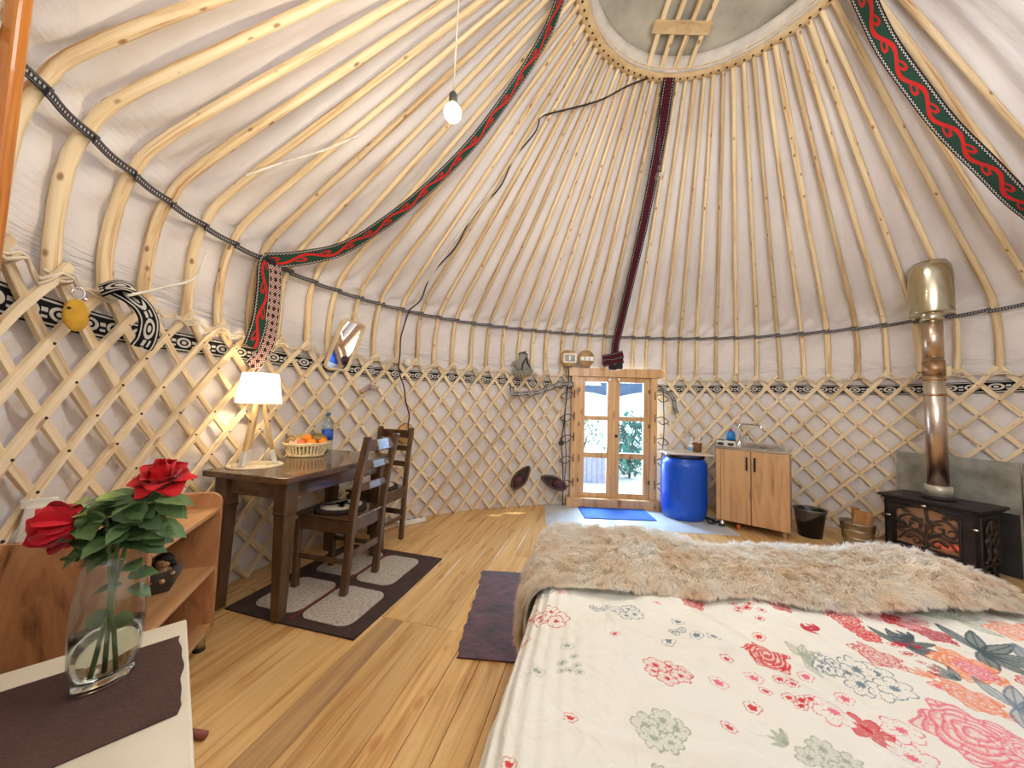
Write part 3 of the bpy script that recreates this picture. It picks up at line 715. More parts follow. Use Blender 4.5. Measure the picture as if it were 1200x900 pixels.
for i in range(7):
    for k in range(N): F.append((i*N+k, i*N+(k+1) % N, (i+1)*N+(k+1) % N, (i+1)*N+k))
b.add(V, F, None, True); b.obj('shell', gf, bowl)
def BP(x, y, z): return bowl.matrix_basis @ Vector((x, y, z))
gc = thing('green_card', 'bright green card standing in the grey boat bowl', 'card', BP(.0, -.005, .02), .75); b = B(); b.box((0, 0, .055), (.06, .002, .11), RX(-.25)); b.obj('card', plain('lime_card', S(150, 214, 32), .6), gc)
dl = thing('small_doll', 'small tan doll with black hair lying in the grey boat bowl', 'doll', BP(.052, -.004, .03), .3)
tan = plain('doll_tan', S(202, 160, 112), .8)
b = B(); b.sphere((0, 0, .095), .026, 12, 8); b.sphere((0, 0, .045), .03, 12, 8, (1, .7, 1.2)); b.tube([(-.02, 0, .065), (-.045, -.015, .05), (-.05, -.03, .06)], .009, 6); b.tube([(.02, 0, .065), (.045, -.015, .05), (.05, -.03, .06)], .009, 6); b.tube([(-.012, 0, .02), (-.02, -.04, .03)], .01, 6); b.tube([(.012, 0, .02), (.02, -.04, .03)], .01, 6); b.obj('body', tan, dl)
b = B(); b.sphere((0, .008, .105), .030, 12, 8, (1.1, 1, .85)); b.sphere((-.03, .01, .085), .013, 8, 6); b.sphere((.03, .01, .085), .013, 8, 6); b.obj('hair', plain('doll_hair', S(22, 18, 20), .6), dl)
b = B(); b.sphere((-.009, -.0245, .097), .003, 6, 4); b.sphere((.009, -.0245, .097), .003, 6, 4); b.obj('eye', bm_, dl)
bx_ = thing('white_carton', 'white paper carton standing on the near end of the shelf bench', 'carton', SHP(SL-.05, -.33, .67), .9)
b = B(); b.box((0, 0, .09), (.10, .06, .18), None, .8, (.012, 0)); b.box((0, 0, .185), (.08, .012, .03)); b.obj('carton', plain('white_card', S(226, 220, 210), .7), bx_, .004)

# ------------------------------------------------------------------ white table, runner, vase, roses (foreground)
WZ = .56; WC = Vector((-.958, 1.094, 0)); wyaw = math.atan2(-.72, .695)
# local x along the right-hand edge (towards the camera), local -y runs left
wt = thing('white_table', 'white table with worn paint in the lower left foreground', 'table', WC, wyaw)
def paint():
    m, nt, p = newmat('worn_white_paint'); v, _ = coords(nt, 'Object', (1, 1, 1), False)
    n1 = node(nt, 'ShaderNodeTexNoise', {'Vector': v, 'Scale': 5, 'Detail': 4}); n2 = node(nt, 'ShaderNodeTexNoise', {'Vector': v, 'Scale': 3.1, 'Detail': 6, 'Roughness': .7})
    c = ramp(nt, n1.outputs[0], [(.3, S(214, 204, 184)), (.7, S(232, 226, 208))]); f = ramp(nt, n2.outputs[0], [(.60, (0, 0, 0, 1)), (.72, (1, 1, 1, 1))])
    nt.links.new(mixc(nt, E(f)*.55, c, S(214, 164, 130)), p.inputs['Base Color']); p.inputs['Roughness'].default_value = .5; return m
pw = paint()
b = B(); b.box((.45, -.26, WZ-.014), (.90, .52, .028)); b.obj('tabletop', pw, wt, .005, 2)
b = B(); b.box((.45, -.26, WZ-.065), (.78, .42, .07)); b.obj('apron', pw, wt, .003)
for x in (.09, .81):
    for y in (-.08, -.44): b = B(); b.box((x, y, (WZ-.03)/2), (.05, .05, WZ-.03)); b.obj('leg', pw, wt, .004)
pg = B(); pg.lathe([(.0001, 0), (.013, 0), (.013, .175), (.0001, .175)], 14, (-1.235, 1.35, .0135), 1, 1, RZ(-.12) @ RY(pi/2)); tag(pg.obj('wooden_rod', plain('red_brown_wood', S(140, 72, 58), .5)), 'short red-brown wooden rod poking out past the white table', 'rod')
rn = B(); V = []; F = []; n = 26
for i in range(n+1):
    f = i/n
    x = .095+.325*f; yr = -.014-.0018*sin(f*23)-.003*sin(f*9+1)-(.012 if f > .92 else 0)*(f-.92)/.08; V += [(x, yr, WZ+.0012), (x, -.505, WZ+.0012), (x, -.505, WZ+.0036), (x, yr, WZ+.0036)]
for i in range(n):
    for k in range(4): F.append((i*4+k, i*4+4+k, i*4+4+(k+1) % 4, i*4+(k+1) % 4))
F += [(0, 1, 2, 3), (n*4+3, n*4+2, n*4+1, n*4)]
rn.add(V, F); o = rn.obj('table_runner', plain('brown_runner_felt', S(84, 60, 54), .95, 0, .14, 9, .5, 150)); o.location = WC; o.rotation_euler = (0, 0, wyaw)
tag(o, 'dark brown felt runner lying on the white table under the vase', 'runner')

VB = Vector((-.925, .85, WZ+.004)); VROT = RZ(math.atan2(.85, -.925)-pi/2+.35)
vs = thing('glass_vase', 'clear oval glass vase holding roses and water on the brown runner', 'vase', VB, math.atan2(.85, -.925)-pi/2+.35)
vg, nt, p = newmat('vase_glass'); p.inputs['Transmission Weight'].default_value = 1; p.inputs['Roughness'].default_value = 0; p.inputs['IOR'].default_value = 1.45; p.inputs['Base Color'].default_value = (.96, .985, .98, 1)
vprof = [(r*.95, z) for r, z in [(.0001, .0), (.050, .0), (.056, .006), (.064, .06), (.0685, .13), (.066, .20), (.056, .262), (.048, .292), (.0462, .292), (.054, .262), (.0635, .20), (.066, .13), (.0615, .06), (.053, .022), (.0001, .018)]]
b = B(); b.lathe(vprof, 48, (0, 0, 0), 1, .62); b.obj('glass_body', glassmat('vase_thin_glass', (.955, .98, .97, 1), .25, .95), vs)
b = B(); b.lathe([(.0001, .0004), (.046, .0004), (.0515, .006), (.0505, .016), (.0001, .0165)], 40, (0, 0, 0), 1, .62); b.obj('glass_base', vg, vs)
wm_, nt, p = newmat('vase_water'); p.inputs['Transmission Weight'].default_value = 1; p.inputs['Roughness'].default_value = 0; p.inputs['IOR'].default_value = 1.33; p.inputs['Base Color'].default_value = (.95, .97, .90, 1)
wa = thing('vase_water', 'water filling the lower third of the glass vase', 'water', VB, math.atan2(.85, -.925)-pi/2+.35)
b = B(); b.lathe([(.0001, .0195), (.0485, .0235), (.0565, .06), (.0612, .124), (.0001, .124)], 40, (0, 0, 0), 1, .62); b.obj('water_body', wm_, wa)

greenS = plain('rose_stem', S(86, 110, 52), .5, 0, .2); leafm = [plain('rose_leaf_dark', S(74, 104, 62), .42, 0, .25, 30, .3, 60), plain('rose_leaf_mid', S(96, 128, 76), .45, 0, .2, 30, .3, 60), plain('rose_leaf_light', S(158, 182, 104), .5, 0, .2, 30)]
def petalmat(n, c):
    m, nt, p = newmat(n); v, _ = coords(nt, 'Object', (1, 1, 1), False); nz = node(nt, 'ShaderNodeTexNoise', {'Vector': v, 'Scale': 22, 'Detail': 4})
    nt.links.new(ramp(nt, nz.outputs[0], [(.3, tuple(x*.7 for x in c[:3])+(1,)), (.7, c)]), p.inputs['Base Color']); p.inputs['Roughness'].default_value = .55; p.inputs['Sheen Weight'].default_value = .2; p.inputs['Specular IOR Level'].default_value = .25; return m
redm, redm2 = petalmat('red_petal', S(206, 12, 36)), petalmat('deep_red_petal', S(222, 16, 26))
def petal_mesh(L, w, curl, cup, ph, tipc=.0):
    """one petal growing along +z from the origin, bulging to +y, its rim curling outwards"""
    V = []; F = []; nu, nv = 6, 7
    for i in range(nu+1):
        u = i/nu; ww = w*(math.sin(pi*min(1, .12+u*.78))**.65)
        for j in range(nv+1):
            v = -1+2*j/nv; x = ww*v; y = cup*L*math.sin(u*pi*.55)*(1-.55*v*v)*.9-.10*v*v*L*u
            z = L*u*(1-.10*v*v*u)+.0
            if u > .55: y += curl*L*((u-.55)/.45)**2; z -= curl*L*.45*((u-.55)/.45)**2
            y += .012*L*sin(5*v+ph)*u; z += .02*L*sin(7*v+ph*2)*u*u+tipc*L*(1-abs(v))*u**4
            V.append(Vector((x, y, z)))
    for i in range(nu):
        for j in range(nv): F.append((i*(nv+1)+j, i*(nv+1)+j+1, (i+1)*(nv+1)+j+1, (i+1)*(nv+1)+j))
    return V, F
def rose(lab, head, axis, r, mat, stempts, openf, nm='rose', bud=False):
    q = thing(nm, lab, 'rose', head, 0, None); ax = Vector(axis).normalized(); R = ax.to_track_quat('Z', 'Y').to_matrix()
    k = 0
    BUDL = ((3, 1.0, .45, .0, .08, .0, .2), (3, 1.1, .72, .02, .16, .04, .30), (3, 1.18, .95, .06, .22, .10, .36), (3, 1.1, 1.0, .16, .24, .22, .38), (2, .95, .85, .42, .24, .5, .3))
    for lay, (n, L, w, tilt, off, curl, cup) in enumerate(BUDL if bud else ((3, 1.05, .34, .02, .10, .0, .22), (4, 1.06, .46, .12, .18, .05, .28), (5, 1.06, .58, .24+.2*openf, .24, .14, .30), (5, 1.02, .66, .36+.42*openf, .26, .28, .28), (5, .98, .70, .46+.72*openf, .26, .38, .22))):
        for i in range(n):
            V, F = petal_mesh(L*r, w*r, curl*(.4+openf), cup, k*1.7, .10 if lay > 2 else 0); A = 2*pi*i/n+lay*.7+random.uniform(-.15, .15); Rt = RZ(A) @ RX(-tilt-random.uniform(-.06, .06))
            b = B(); b.add([R @ (Rt @ (v+Vector((0, 0, 0)))+RZ(A) @ Vector((0, off*r*.35, -.42*r))) for v in V], F, None, True); b.obj('petal', mat, q); k += 1
    b = B(); b.sphere(R @ Vector((0, 0, -.46*r)), .2*r, 10, 7)
    for i in range(5):
        A = 2*pi*i/5; pts = [R @ (RZ(A) @ Vector((0, y*r, z*r))) for y, z in ((.1, -.5), (.36, -.52), (.6, -.70), (.72, -.95))]
        b.ribbon(pts, [R @ (RZ(A) @ Vector((1, 0, 0)))]*4, [.12*r, .2*r, .14*r, .01*r], .0012)
    b.obj('sepals', leafm[1], q)
    pts = spline([Vector(p)-Vector(head) for p in stempts]+[R @ Vector((0, 0, -.5*r))], 6); b = B(); b.tube(pts, .0042, 7); b.obj('stem', greenS, q); return q
def leaf(b, p, d, upv, L, w):
    d = Vector(d).normalized(); s = d.cross(Vector(upv)); s = s.normalized() if s.length > .01 else Vector((1, 0, 0)); n = s.cross(d); V = []; F = []; N = 7
    for i in range(N+1):
        f = i/N; ww = w*(math.sin(pi*(.04+.96*f)**.8)**.8)*(1 if f < 1 else 0); c = Vector(p)+d*(L*f)-n*(.22*L*f*f); jag = .025*w*(1 if i % 2 else -1)
        V += [c-s*(ww/2+jag)+n*.12*ww, c, c+s*(ww/2+jag)+n*.12*ww]
    for i in range(N):
        for j in (0, 1): F.append((i*3+j, i*3+j+1, i*3+j+4, i*3+j+3))
    return b.add(V, F, None, True)
H1, H2 = Vector((-1.015, .815, .928)), Vector((-.885, .905, 1.03))
base = [VB+VROT @ Vector(q) for q in ((-.02, .005, .03), (.012, -.008, .028), (.0, .01, .03), (.028, .0, .03))]
mouth = [VB+VROT @ Vector(q) for q in ((-.012, -.004, .285), (.016, .006, .285), (.0, .0, .287), (.02, -.006, .287))]
r1 = rose('large red rose drooping to the left over the vase rim', H1, (-.72, -.30, -.10), .060, redm, [base[1], mouth[0], (-.945, .84, .935), (-.972, .83, .955)], .12, 'rose', True)
r2 = rose('open red rose standing upright highest above the vase', H2, (.12, -.35, .93), .056, redm2, [base[0], mouth[1], (-.905, .88, .96)], .85)
r3 = rose('small half-hidden dark red rosebud among the leaves above the vase', (-.93, .875, .945), (.1, -.4, .8), .018, redm, [base[2], mouth[2]], .05, 'rosebud')
# leafy sprays: each leaf an own part of its rose
def spray(q, anchor, n, rx, rz, seed, mats=(0, 0, 1), lo=.05, hi=.085):
    rr = random.Random(seed)
    for i in range(n):
        A = rr.uniform(0, 2*pi); p = Vector(anchor)+Vector((rr.uniform(-rx, rx), rr.uniform(-rx, rx)*.6, rr.uniform(-rz, rz))); d = Vector((cos(A)*1.0, sin(A)*.7, rr.uniform(-.5, .35)))
        L = rr.uniform(lo, hi); b = B(); leaf(b, p-q.location, d, (rr.uniform(-.4, .4), rr.uniform(-.9, -.2), 1), L, L*rr.uniform(.58, .74)); b.obj('leaf', leafm[rr.choice(mats)], q)
spray(r2, (-.905, .885, .945), 18, .045, .045, 3); spray(r2, (-.955, .875, .945), 14, .05, .035, 5, (0, 1, 1)); spray(r1, (-1.0, .845, .955), 6, .03, .02, 8, (1, 2, 2), .045, .07)
spray(r1, (-1.0, .83, .875), 5, .03, .02, 9, (0, 1, 1), .045, .07); spray(r1, (-.945, .865, .905), 14, .045, .03, 11, (0, 0, 1)); spray(r2, (-.90, .88, .905), 12, .05, .025, 12)
spray(r2, (-.92, .85, .875), 12, .05, .02, 21, (0, 1, 1)); spray(r2, (-.86, .88, .905), 8, .03, .03, 22, (0, 1)); spray(r3, (-.925, .86, .80), 8, .028, .035, 13, (0, 1), .04, .055); spray(r3, (-.93, .87, .96), 7, .04, .025, 14, (0, 1, 1))
for k, (x, z) in enumerate(((-.035, .165), (.035, .14))):
    b = B(); p0 = VB+VROT @ Vector((x, 0, z)); leaf(b, p0-r3.location, VROT @ Vector((.3-.6*k, 0, -.3)), VROT @ Vector((0, -1, .2)), .05, .04); b.obj('leaf', leafm[k], r3)

# varnished post at the left edge
ps = thing('varnished_post', 'orange varnished wooden post at the left edge near the camera', 'post', (-1.335, .8625, 0), .18)
b = B(); b.box((0, 0, 1.20), (.0345, .0345, 2.4)); b.obj('shaft', M['varnish'], ps, .008, 2)
b = B(); b.box((0, 0, .03), (.07, .07, .06)); b.obj('foot', M['varnish'], ps, .006)

# ------------------------------------------------------------------ bed, duvet, fur throw
BF = Vector((.24, 1.93, 0))          # foot-left corner; local x to the right, local -y to the head
bed = thing('bed', 'wide low bed under the floral duvet in the right foreground', 'bed', BF, YAW)
BW, BL = 1.86, 2.05
b = B(); b.box((BW/2, -BL/2, .17), (BW-.10, BL-.08, .12)); b.obj('bed_frame', M['chip'], bed, .006)
for x in (.12, BW-.12):
    for y in (-.12, -BL+.12): b = B(); b.box((x, y, .055), (.07, .07, .11)); b.obj('leg', M['chip'], bed, .004)
b = B(); b.box((BW/2, -BL/2, .36), (BW-.12, BL-.08, .25)); b.obj('mattress', plain('mattress_ticking', S(222, 214, 200), .9), bed, .04, 3)

def edge_curve(s):
    """cross-section over the left edge: s<0 runs down the side; returns (x, z drop)"""
    r = .10
    if s >= r*pi/2: return s-r*pi/2+r, 0.
    if s >= 0: A = s/r; return r-r*cos(A), -r+r*sin(A)
    return -.012*math.sin(min(1, -s/.3)*pi)-.01*s, -r+s
TOPZ = .522
def duvet_h(a, bb):
    n = .010*np.sin(a*7.1+1.3*np.sin(bb*3.))*np.sin(bb*5.7+.8)+.005*np.sin(a*15+bb*11)+.004*np.sin(a*23-bb*8+2*np.sin(bb*6))
    n += .0050*np.sin((a*1.1+bb*.7)*41+3*np.sin(bb*9))*np.clip(np.sin(a*5+bb*3), 0, 1)
    ridge = np.exp(-((bb+.62+.10*np.sin(a*3))/.014)**2)*.013*np.clip(np.sin((a-.25)*4.2), 0, 1)
    ridge += np.exp(-((a-.265-.05*np.sin(bb*6))/.016)**2)*.010*np.clip((bb+1.15)*2, 0, 1)*(bb < -.55)
    ridge += np.exp(-((bb+.98+.12*np.sin(a*2.3+1))/.018)**2)*.010*np.clip(np.sin((a-.1)*3), 0, 1)
    return n+ridge
SIDE = -.36
s_ax = np.concatenate([np.arange(SIDE, -.12, .018), np.arange(-.12, BW+.02, .0027)])
b_ax = np.concatenate([np.arange(-1.95, -1.36, .03), np.arange(-1.36, -.22, .0027), np.arange(-.22, -.03, .02)])
ex = np.array([edge_curve(s) for s in s_ax])
SS, BB = np.meshgrid(s_ax, b_ax, indexing='ij')
EX = np.broadcast_to(ex[:, :1], SS.shape); EZ = np.broadcast_to(ex[:, 1:], SS.shape)
hang = np.clip((.16-SS)/.2, 0, 1)
fold = .010*np.sin(BB*31+2.2*np.sin(BB*7)+SS*9)+.007*np.sin(BB*57+SS*14)
edgef = np.exp(-((SS-.10)/.13)**2)*(.004*np.sin(SS*150+BB*9+2*np.sin(BB*5)))
X = EX-hang*fold*np.clip(-SS*3+.3, 0, 1); Zc = TOPZ+EZ+duvet_h(EX, BB)*(1-.5*hang)+edgef
na, nb = SS.shape
# the floral print: flat colour per point
Cc = np.tile(np.array(S(231, 230, 221)[:3]), (na*nb, 1)).reshape(na, nb, 3)
PA, PB = SS-.057, BB         # print coordinates on the cloth
LX = EX
def lin(c): return np.array(S(*c)[:3])
RED, PINK, CRIM, BLUE, GREEN, TEAL, ORG, WINE = [lin(c) for c in ((206, 40, 48), (226, 110, 128), (196, 22, 56), (112, 132, 146), (160, 172, 152), (62, 86, 92), (232, 140, 92), (140, 30, 62))]
LW0 = [.05]
def paint_at(a, c, r, fn, *k):
    if r >= .045: r *= .92
    LW[0] = LW0[0] = .0017/r
    if a > .98 and fn is rosep: r *= .76
    i0, i1 = np.searchsorted(LX[:, 0]+np.linspace(0, 1e-9, na), [a-r*1.15, a+r*1.15]); j0, j1 = np.searchsorted(b_ax, [c-r*1.15, c+r*1.15])
    if i1 <= i0 or j1 <= j0: return
    x = (LX[i0:i1, j0:j1]-a)/r; y = (BB[i0:i1, j0:j1]-c)/r; fn(Cc[i0:i1, j0:j1], x, y, *k)
def put(C, m, col, al=1.0):
    m = np.clip(m, 0, 1)[..., None]*al; C[...] = C*(1-m)+col*m
LW = [.05]; CREAM = np.array(S(231, 230, 221)[:3])
def flower(C, x, y, col, n=6, ph=0., fill=.0, core=.24):
    R = np.hypot(x, y); T = np.arctan2(y, x)+ph; pe = .60+.34*np.abs(np.cos(T*n/2))**.7; lw = max(.035, LW[0])
    put(C, (R < pe)*1., CREAM if not fill else CREAM*(1-fill)+col*fill)
    lc = col if fill < .5 else CREAM
    put(C, (np.abs(np.sin(T*n*1.5+.3))*R < lw*1.1)*(R < pe*.78)*(R > .2), lc, .75); put(C, (np.abs(np.sin(T*n/2+pi*(n % 2)/2*0))*R*.5 < lw*.5)*(R < pe)*(R > .2)*0., col)
    put(C, (np.abs(R-pe) < lw)*1., col, .9); put(C, (R < core+.06*np.sin(T*9))*1., col, .95)
def dotf(C, x, y, col):
    R = np.hypot(x, y*1.2); T = np.arctan2(y, x); pe = .74+.2*np.abs(np.cos(T*2.5)); put(C, (np.abs(R-pe) < max(.05, LW[0]*.8))*1., col, .7); put(C, (R < .46+.08*np.sin(T*5))*1., col, .95)
def rosep(C, x, y, col, fill=.35, col2=None, ph=0.):
    R = np.hypot(x, y); T = np.arctan2(y, x); ed = .80+.12*np.sin(T*5+ph)+.06*np.sin(T*11+1); c2 = col if col2 is None else col2
    # overlapping petals: rings of scalloped arcs growing outwards
    solid = fill < .3 or fill >= .5
    put(C, (R < ed)*1., CREAM*(1-fill*.7)+c2*fill*.7)
    lw = max(.035, LW[0])
    for k, (r0, n, o) in enumerate(((.16, 3, 0), (.30, 4, .6), (.44, 5, .2), (.58, 6, 1.), (.71, 7, .5))):
        q = r0*(1+.16*np.abs(np.sin(T*n/2+o+ph))-.05*np.sin(T*3+ph)); band = (R < q)*(R > q-.075-.03*np.sin(T*n+o)); put(C, band*(R < ed), col, .85 if fill >= .35 else .5); put(C, (np.abs(R-q) < lw*.7)*(R < ed), col, .8)
        put(C, (np.abs(np.sin(T*n/2+o+ph)) < .10)*(R > q-.02)*(R < q+.13)*(R < ed), col, .8)
    put(C, (np.abs(R-ed) < lw)*1., col, .8)
def leafp(C, x, y, col, ang=0., n=5, fill=.55):
    for k in range(n):
        A = ang+(k-(n-1)/2)*.62; u = x*math.cos(A)+y*math.sin(A); v = -x*math.sin(A)+y*math.cos(A); w = .13*np.sin(np.clip((u+.05)/1.0, 0, 1)*pi)
        put(C, (np.abs(v) < w)*(u > -.05)*(u < .95), col, fill); put(C, (np.abs(np.abs(v)-w) < max(.02, LW[0]*.7))*(u > 0)*(u < .93), col, .85); put(C, (np.abs(v) < max(.015, LW[0]*.6))*(u > 0)*(u < .9), col, .8)
def cluster(C, x, y, col, n=5, seed=0, fill=0.):
    r = random.Random(seed)
    for k in range(n):
        A = 2*pi*k/n+r.random(); d = .52; q = r.uniform(.36, .5); LW[0] = LW0[0]/q; flower(C, (x-d*math.cos(A))/q, (y-d*.75*math.sin(A))/q, col, r.choice((5, 6, 7)), k, fill)
def dots(C, x, y, col, n=6, seed=0):
    r = random.Random(seed)
    for k in range(n): q = .24; LW[0] = LW0[0]/q; dotf(C, (x-r.uniform(-.75, .75))/q, (y-r.uniform(-.75, .75))/q, col)
for a, c, r, fn, *k in ((.09, -.70, .075, cluster, RED, 5, 1), (.02, -.67, .03, flower, RED), (.34, -.58, .075, cluster, BLUE, 6, 2), (.25, -.59, .035, cluster, BLUE, 3, 3), (.11, -.56, .017, dotf, PINK), (.46, -.50, .017, dotf, PINK),
    (.59, -.44, .055, rosep, RED), (.68, -.40, .03, dotf, PINK), (.51, -.60, .022, dotf, BLUE), (.46, -.72, .022, dotf, BLUE), (.55, -.67, .022, dotf, BLUE), (.60, -.67, .022, dotf, BLUE), (.50, -.65, .03, cluster, BLUE, 3, 5), (.05, -.55, .05, cluster, BLUE, 5, 6), (.30, -.75, .016, dotf, RED),
    (.16, -.83, .022, dotf, GREEN), (.09, -.95, .024, dotf, GREEN), (.19, -.90, .06, dots, GREEN, 7, 7), (0.0, -.96, .018, dotf, RED), (.43, -.86, .075, cluster, RED, 6, 8, .12), (.56, -.85, .025, dotf, PINK), (.61, -.75, .018, dotf, RED), (.19, -1.08, .018, dotf, RED), (.08, -1.21, .018, dotf, RED), (.54, -.99, .019, dotf, RED),
    (.39, -1.05, .075, cluster, GREEN, 5, 9, .25), (.37, -1.16, .05, cluster, GREEN, 4, 10, .25), (.77, -.46, .07, dots, RED, 9, 11), (.89, -.40, .05, rosep, RED), (1.09, -.40, .085, rosep, RED), (.90, -.54, .045, leafp, CRIM, .3, 4, .9), (.95, -.53, .045, leafp, CRIM, 2.6, 4, .9), (1.27, -.33, .06, flower, RED, 8, 0, .9), (1.34, -.32, .04, flower, PINK, 6, 0, .4), (1.2, -.33, .04, flower, PINK, 6, 0, .3), (1.12, -.36, .06, leafp, GREEN, 2, 4),
    (.73, -.70, .075, rosep, RED), (.83, -.68, .085, leafp, GREEN, .2, 6, .35), (1.06, -.60, .10, rosep, RED, .12), (1.19, -.50, .11, leafp, TEAL, .5, 6, .85), (1.10, -.47, .06, cluster, RED, 5, 13, .8), (1.20, -.52, .07, dots, CRIM, 9, 14), (1.24, -.46, .06, leafp, TEAL, 2.4, 5, .9), (1.33, -.41, .085, rosep, CRIM, .8, WINE), (1.30, -.36, .05, rosep, PINK), (1.41, -.46, .16, leafp, TEAL, -.2, 7, .75), (1.50, -.52, .15, leafp, BLUE, -.6, 7, .7), (1.29, -.57, .12, rosep, ORG, .55), (1.30, -.58, .07, rosep, PINK, .5), (1.48, -.29, .12, leafp, GREEN, 1, 7, .4), (1.60, -.33, .10, rosep, ORG, .3, PINK), (1.70, -.30, .08, rosep, RED),
    (.97, -.72, .10, cluster, BLUE, 7, 15), (.88, -.69, .05, cluster, BLUE, 4, 16), (.72, -.83, .075, dots, RED, 8, 17), (.85, -.90, .06, flower, RED, 8, 0, .8), (.80, -.88, .05, flower, PINK, 6), (.90, -.95, .05, flower, PINK, 6), (.93, -.88, .045, flower, PINK, 6), (1.07, -.87, .15, rosep, PINK, .30), (1.14, -.90, .08, rosep, PINK, .2), (1.18, -.72, .11, rosep, ORG, .4, PINK), (1.14, -.67, .06, leafp, ORG, 2, 4), (1.27, -.72, .13, leafp, BLUE, -.3, 7, .5), (1.22, -.64, .07, leafp, TEAL, 2.2, 4, .6), (.72, -1.01, .07, cluster, GREEN, 5, 18, .35), (.66, -.98, .04, leafp, GREEN, 2.5, 4), (1.18, -.62, .05, dots, RED, 5, 19), (1.0, -.99, .025, dotf, RED), (.97, -1.06, .03, dotf, PINK), (.62, -.90, .022, dotf, RED), (.80, -.76, .02, dotf, PINK), (.66, -.80, .025, dotf, PINK), (.86, -.81, .022, dotf, PINK), (1.12, -.71, .022, dotf, PINK), (1.4, -.75, .13, rosep, RED), (1.45, -.62, .10, cluster, RED, 6, 20, .4), (.75, -.60, .02, dotf, RED), (.20, -1.22, .03, dotf, GREEN), (.03, -.80, .016, dotf, RED)):
    paint_at(a, c, r, fn, *k)
me = bpy.data.meshes.new('duvet'); co = np.stack([X, BB, Zc], -1).reshape(-1, 3).astype(np.float32)
idx = np.arange(na*nb).reshape(na, nb); q = np.stack([idx[:-1, :-1], idx[1:, :-1], idx[1:, 1:], idx[:-1, 1:]], -1).reshape(-1, 4)
def np_mesh(me, co, faces):
    me.vertices.add(len(co)); me.vertices.foreach_set('co', co.ravel())
    k = faces.shape[1]; me.loops.add(faces.size); me.loops.foreach_set('vertex_index', faces.ravel().astype(np.int32)); me.polygons.add(len(faces))
    me.polygons.foreach_set('loop_start', np.arange(0, faces.size, k, dtype=np.int32)); me.polygons.foreach_set('loop_total', np.full(len(faces), k, dtype=np.int32)); me.update(calc_edges=True)
np_mesh(me, co, q); me.polygons.foreach_set('use_smooth', [True]*len(me.polygons))
ca = me.color_attributes.new('print', 'FLOAT_COLOR', 'POINT'); ca.data.foreach_set('color', np.concatenate([Cc.reshape(-1, 3), np.ones((na*nb, 1))], 1).astype(np.float32).ravel())
dm, nt, p = newmat('duvet_print'); at_ = node(nt, 'ShaderNodeVertexColor', layer_name='print'); nt.links.new(at_.outputs[0], p.inputs['Base Color']); p.inputs['Roughness'].default_value = .85; p.inputs['Specular IOR Level'].default_value = .15; p.inputs['Sheen Weight'].default_value = .1
v, _ = coords(nt, 'Object', (1, 1, 1), False); nz = node(nt, 'ShaderNodeTexNoise', {'Vector': v, 'Scale': 9, 'Detail': 6, 'Distortion': 1.5}); bp = node(nt, 'ShaderNodeBump', {'Strength': .5, 'Distance': .03, 'Height': nz.outputs[0]}); nt.links.new(bp.outputs[0], p.inputs['Normal'])
me.materials.append(dm); du = bpy.data.objects.new('duvet', me); COL.objects.link(du); du.location = BF; du.rotation_euler = (0, 0, YAW)
tag(du, 'cream duvet with red, pink and grey-blue flower print spread over the bed', 'duvet')

# fur throw across the foot of the bed
NEAR = ([-.4, -.30, .0, .14, .24, .53, .70, 1.08, 1.33, 1.75, 1.95], [-.43, -.45, -.57, -.565, -.55, -.45, -.455, -.405, -.365, -.25, -.20])
TZ = ([-.3, 0, .2, .45, .8, 1.05, 1.25, 1.5, 1.7, 1.95], [.555, .565, .575, .585, .575, .575, .59, .615, .605, .53])
def throw_pt(s, f):
    """s across the bed (negative hangs at the left), f 0 near edge .. 1 past the foot"""
    x, dz = edge_curve(s); near = np.interp(s, *NEAR); L = -near+.30; d = near+f*L
    top = np.interp(s, *TZ)+.012*sin(s*6+d*9)+.010*sin(s*13-d*7)+.012*sin(pi*min(1, f*1.6))-.040*max(0, 1-f*7)**.8
    r = .09
    if d < -r: y, z = d, 0
    elif d < -r+r*pi/2: A = (d+r)/r; y, z = -r+r*sin(A), -r+r*cos(A)
    else: y, z = .0+.02, -r-(d+r-r*pi/2)
    side = -.025 if s < .12 else -.025*max(0, 1-(s-.12)/.1)
    return Vector((x+side*(1 if s < 0 else 1)-(.012 if s < 0 else .012*max(0, 1-s/.1))*sin(pi*.5*min(1, max(0, -s+.1)/.2)), y+.045, top+dz+z))
ns, nf = 96, 34
smin, smax = -.21, BW+.0
G = np.zeros((ns+1, nf+1, 3))
for i in range(ns+1):
    for j in range(nf+1): G[i, j] = throw_pt(smin+(smax-smin)*i/ns, j/nf)
du_ = np.gradient(G, axis=0); dv_ = np.gradient(G, axis=1); Nn = np.cross(du_, dv_); Nn /= np.linalg.norm(Nn, axis=-1, keepdims=True)
th_ = thing('fur_throw', 'beige shaggy sheepskin throw across the foot of the bed', 'throw', BF, YAW)
idx = np.arange((ns+1)*(nf+1)).reshape(ns+1, nf+1); q = np.stack([idx[:-1, :-1], idx[1:, :-1], idx[1:, 1:], idx[:-1, 1:]], -1).reshape(-1, 4)
top = G.reshape(-1, 3); bot = (G-Nn*.012).reshape(-1, 3); n0 = len(top); rim = np.concatenate([idx[:, 0], idx[-1, 1:], idx[-2::-1, -1], idx[0, -2:0:-1]]); r2_ = np.roll(rim, -1)
q2 = np.concatenate([q, (q+n0)[:, ::-1], np.stack([rim, rim+n0, r2_+n0, r2_], -1)])
me = bpy.data.meshes.new('hide'); np_mesh(me, np.concatenate([top, bot]).astype(np.float32), q2); me.materials.append(plain('sheep_hide', S(250, 240, 226), .95)); me.polygons.foreach_set('use_smooth', [True]*len(me.polygons)); o = bpy.data.objects.new('hide', me); COL.objects.link(o); o.parent = th_
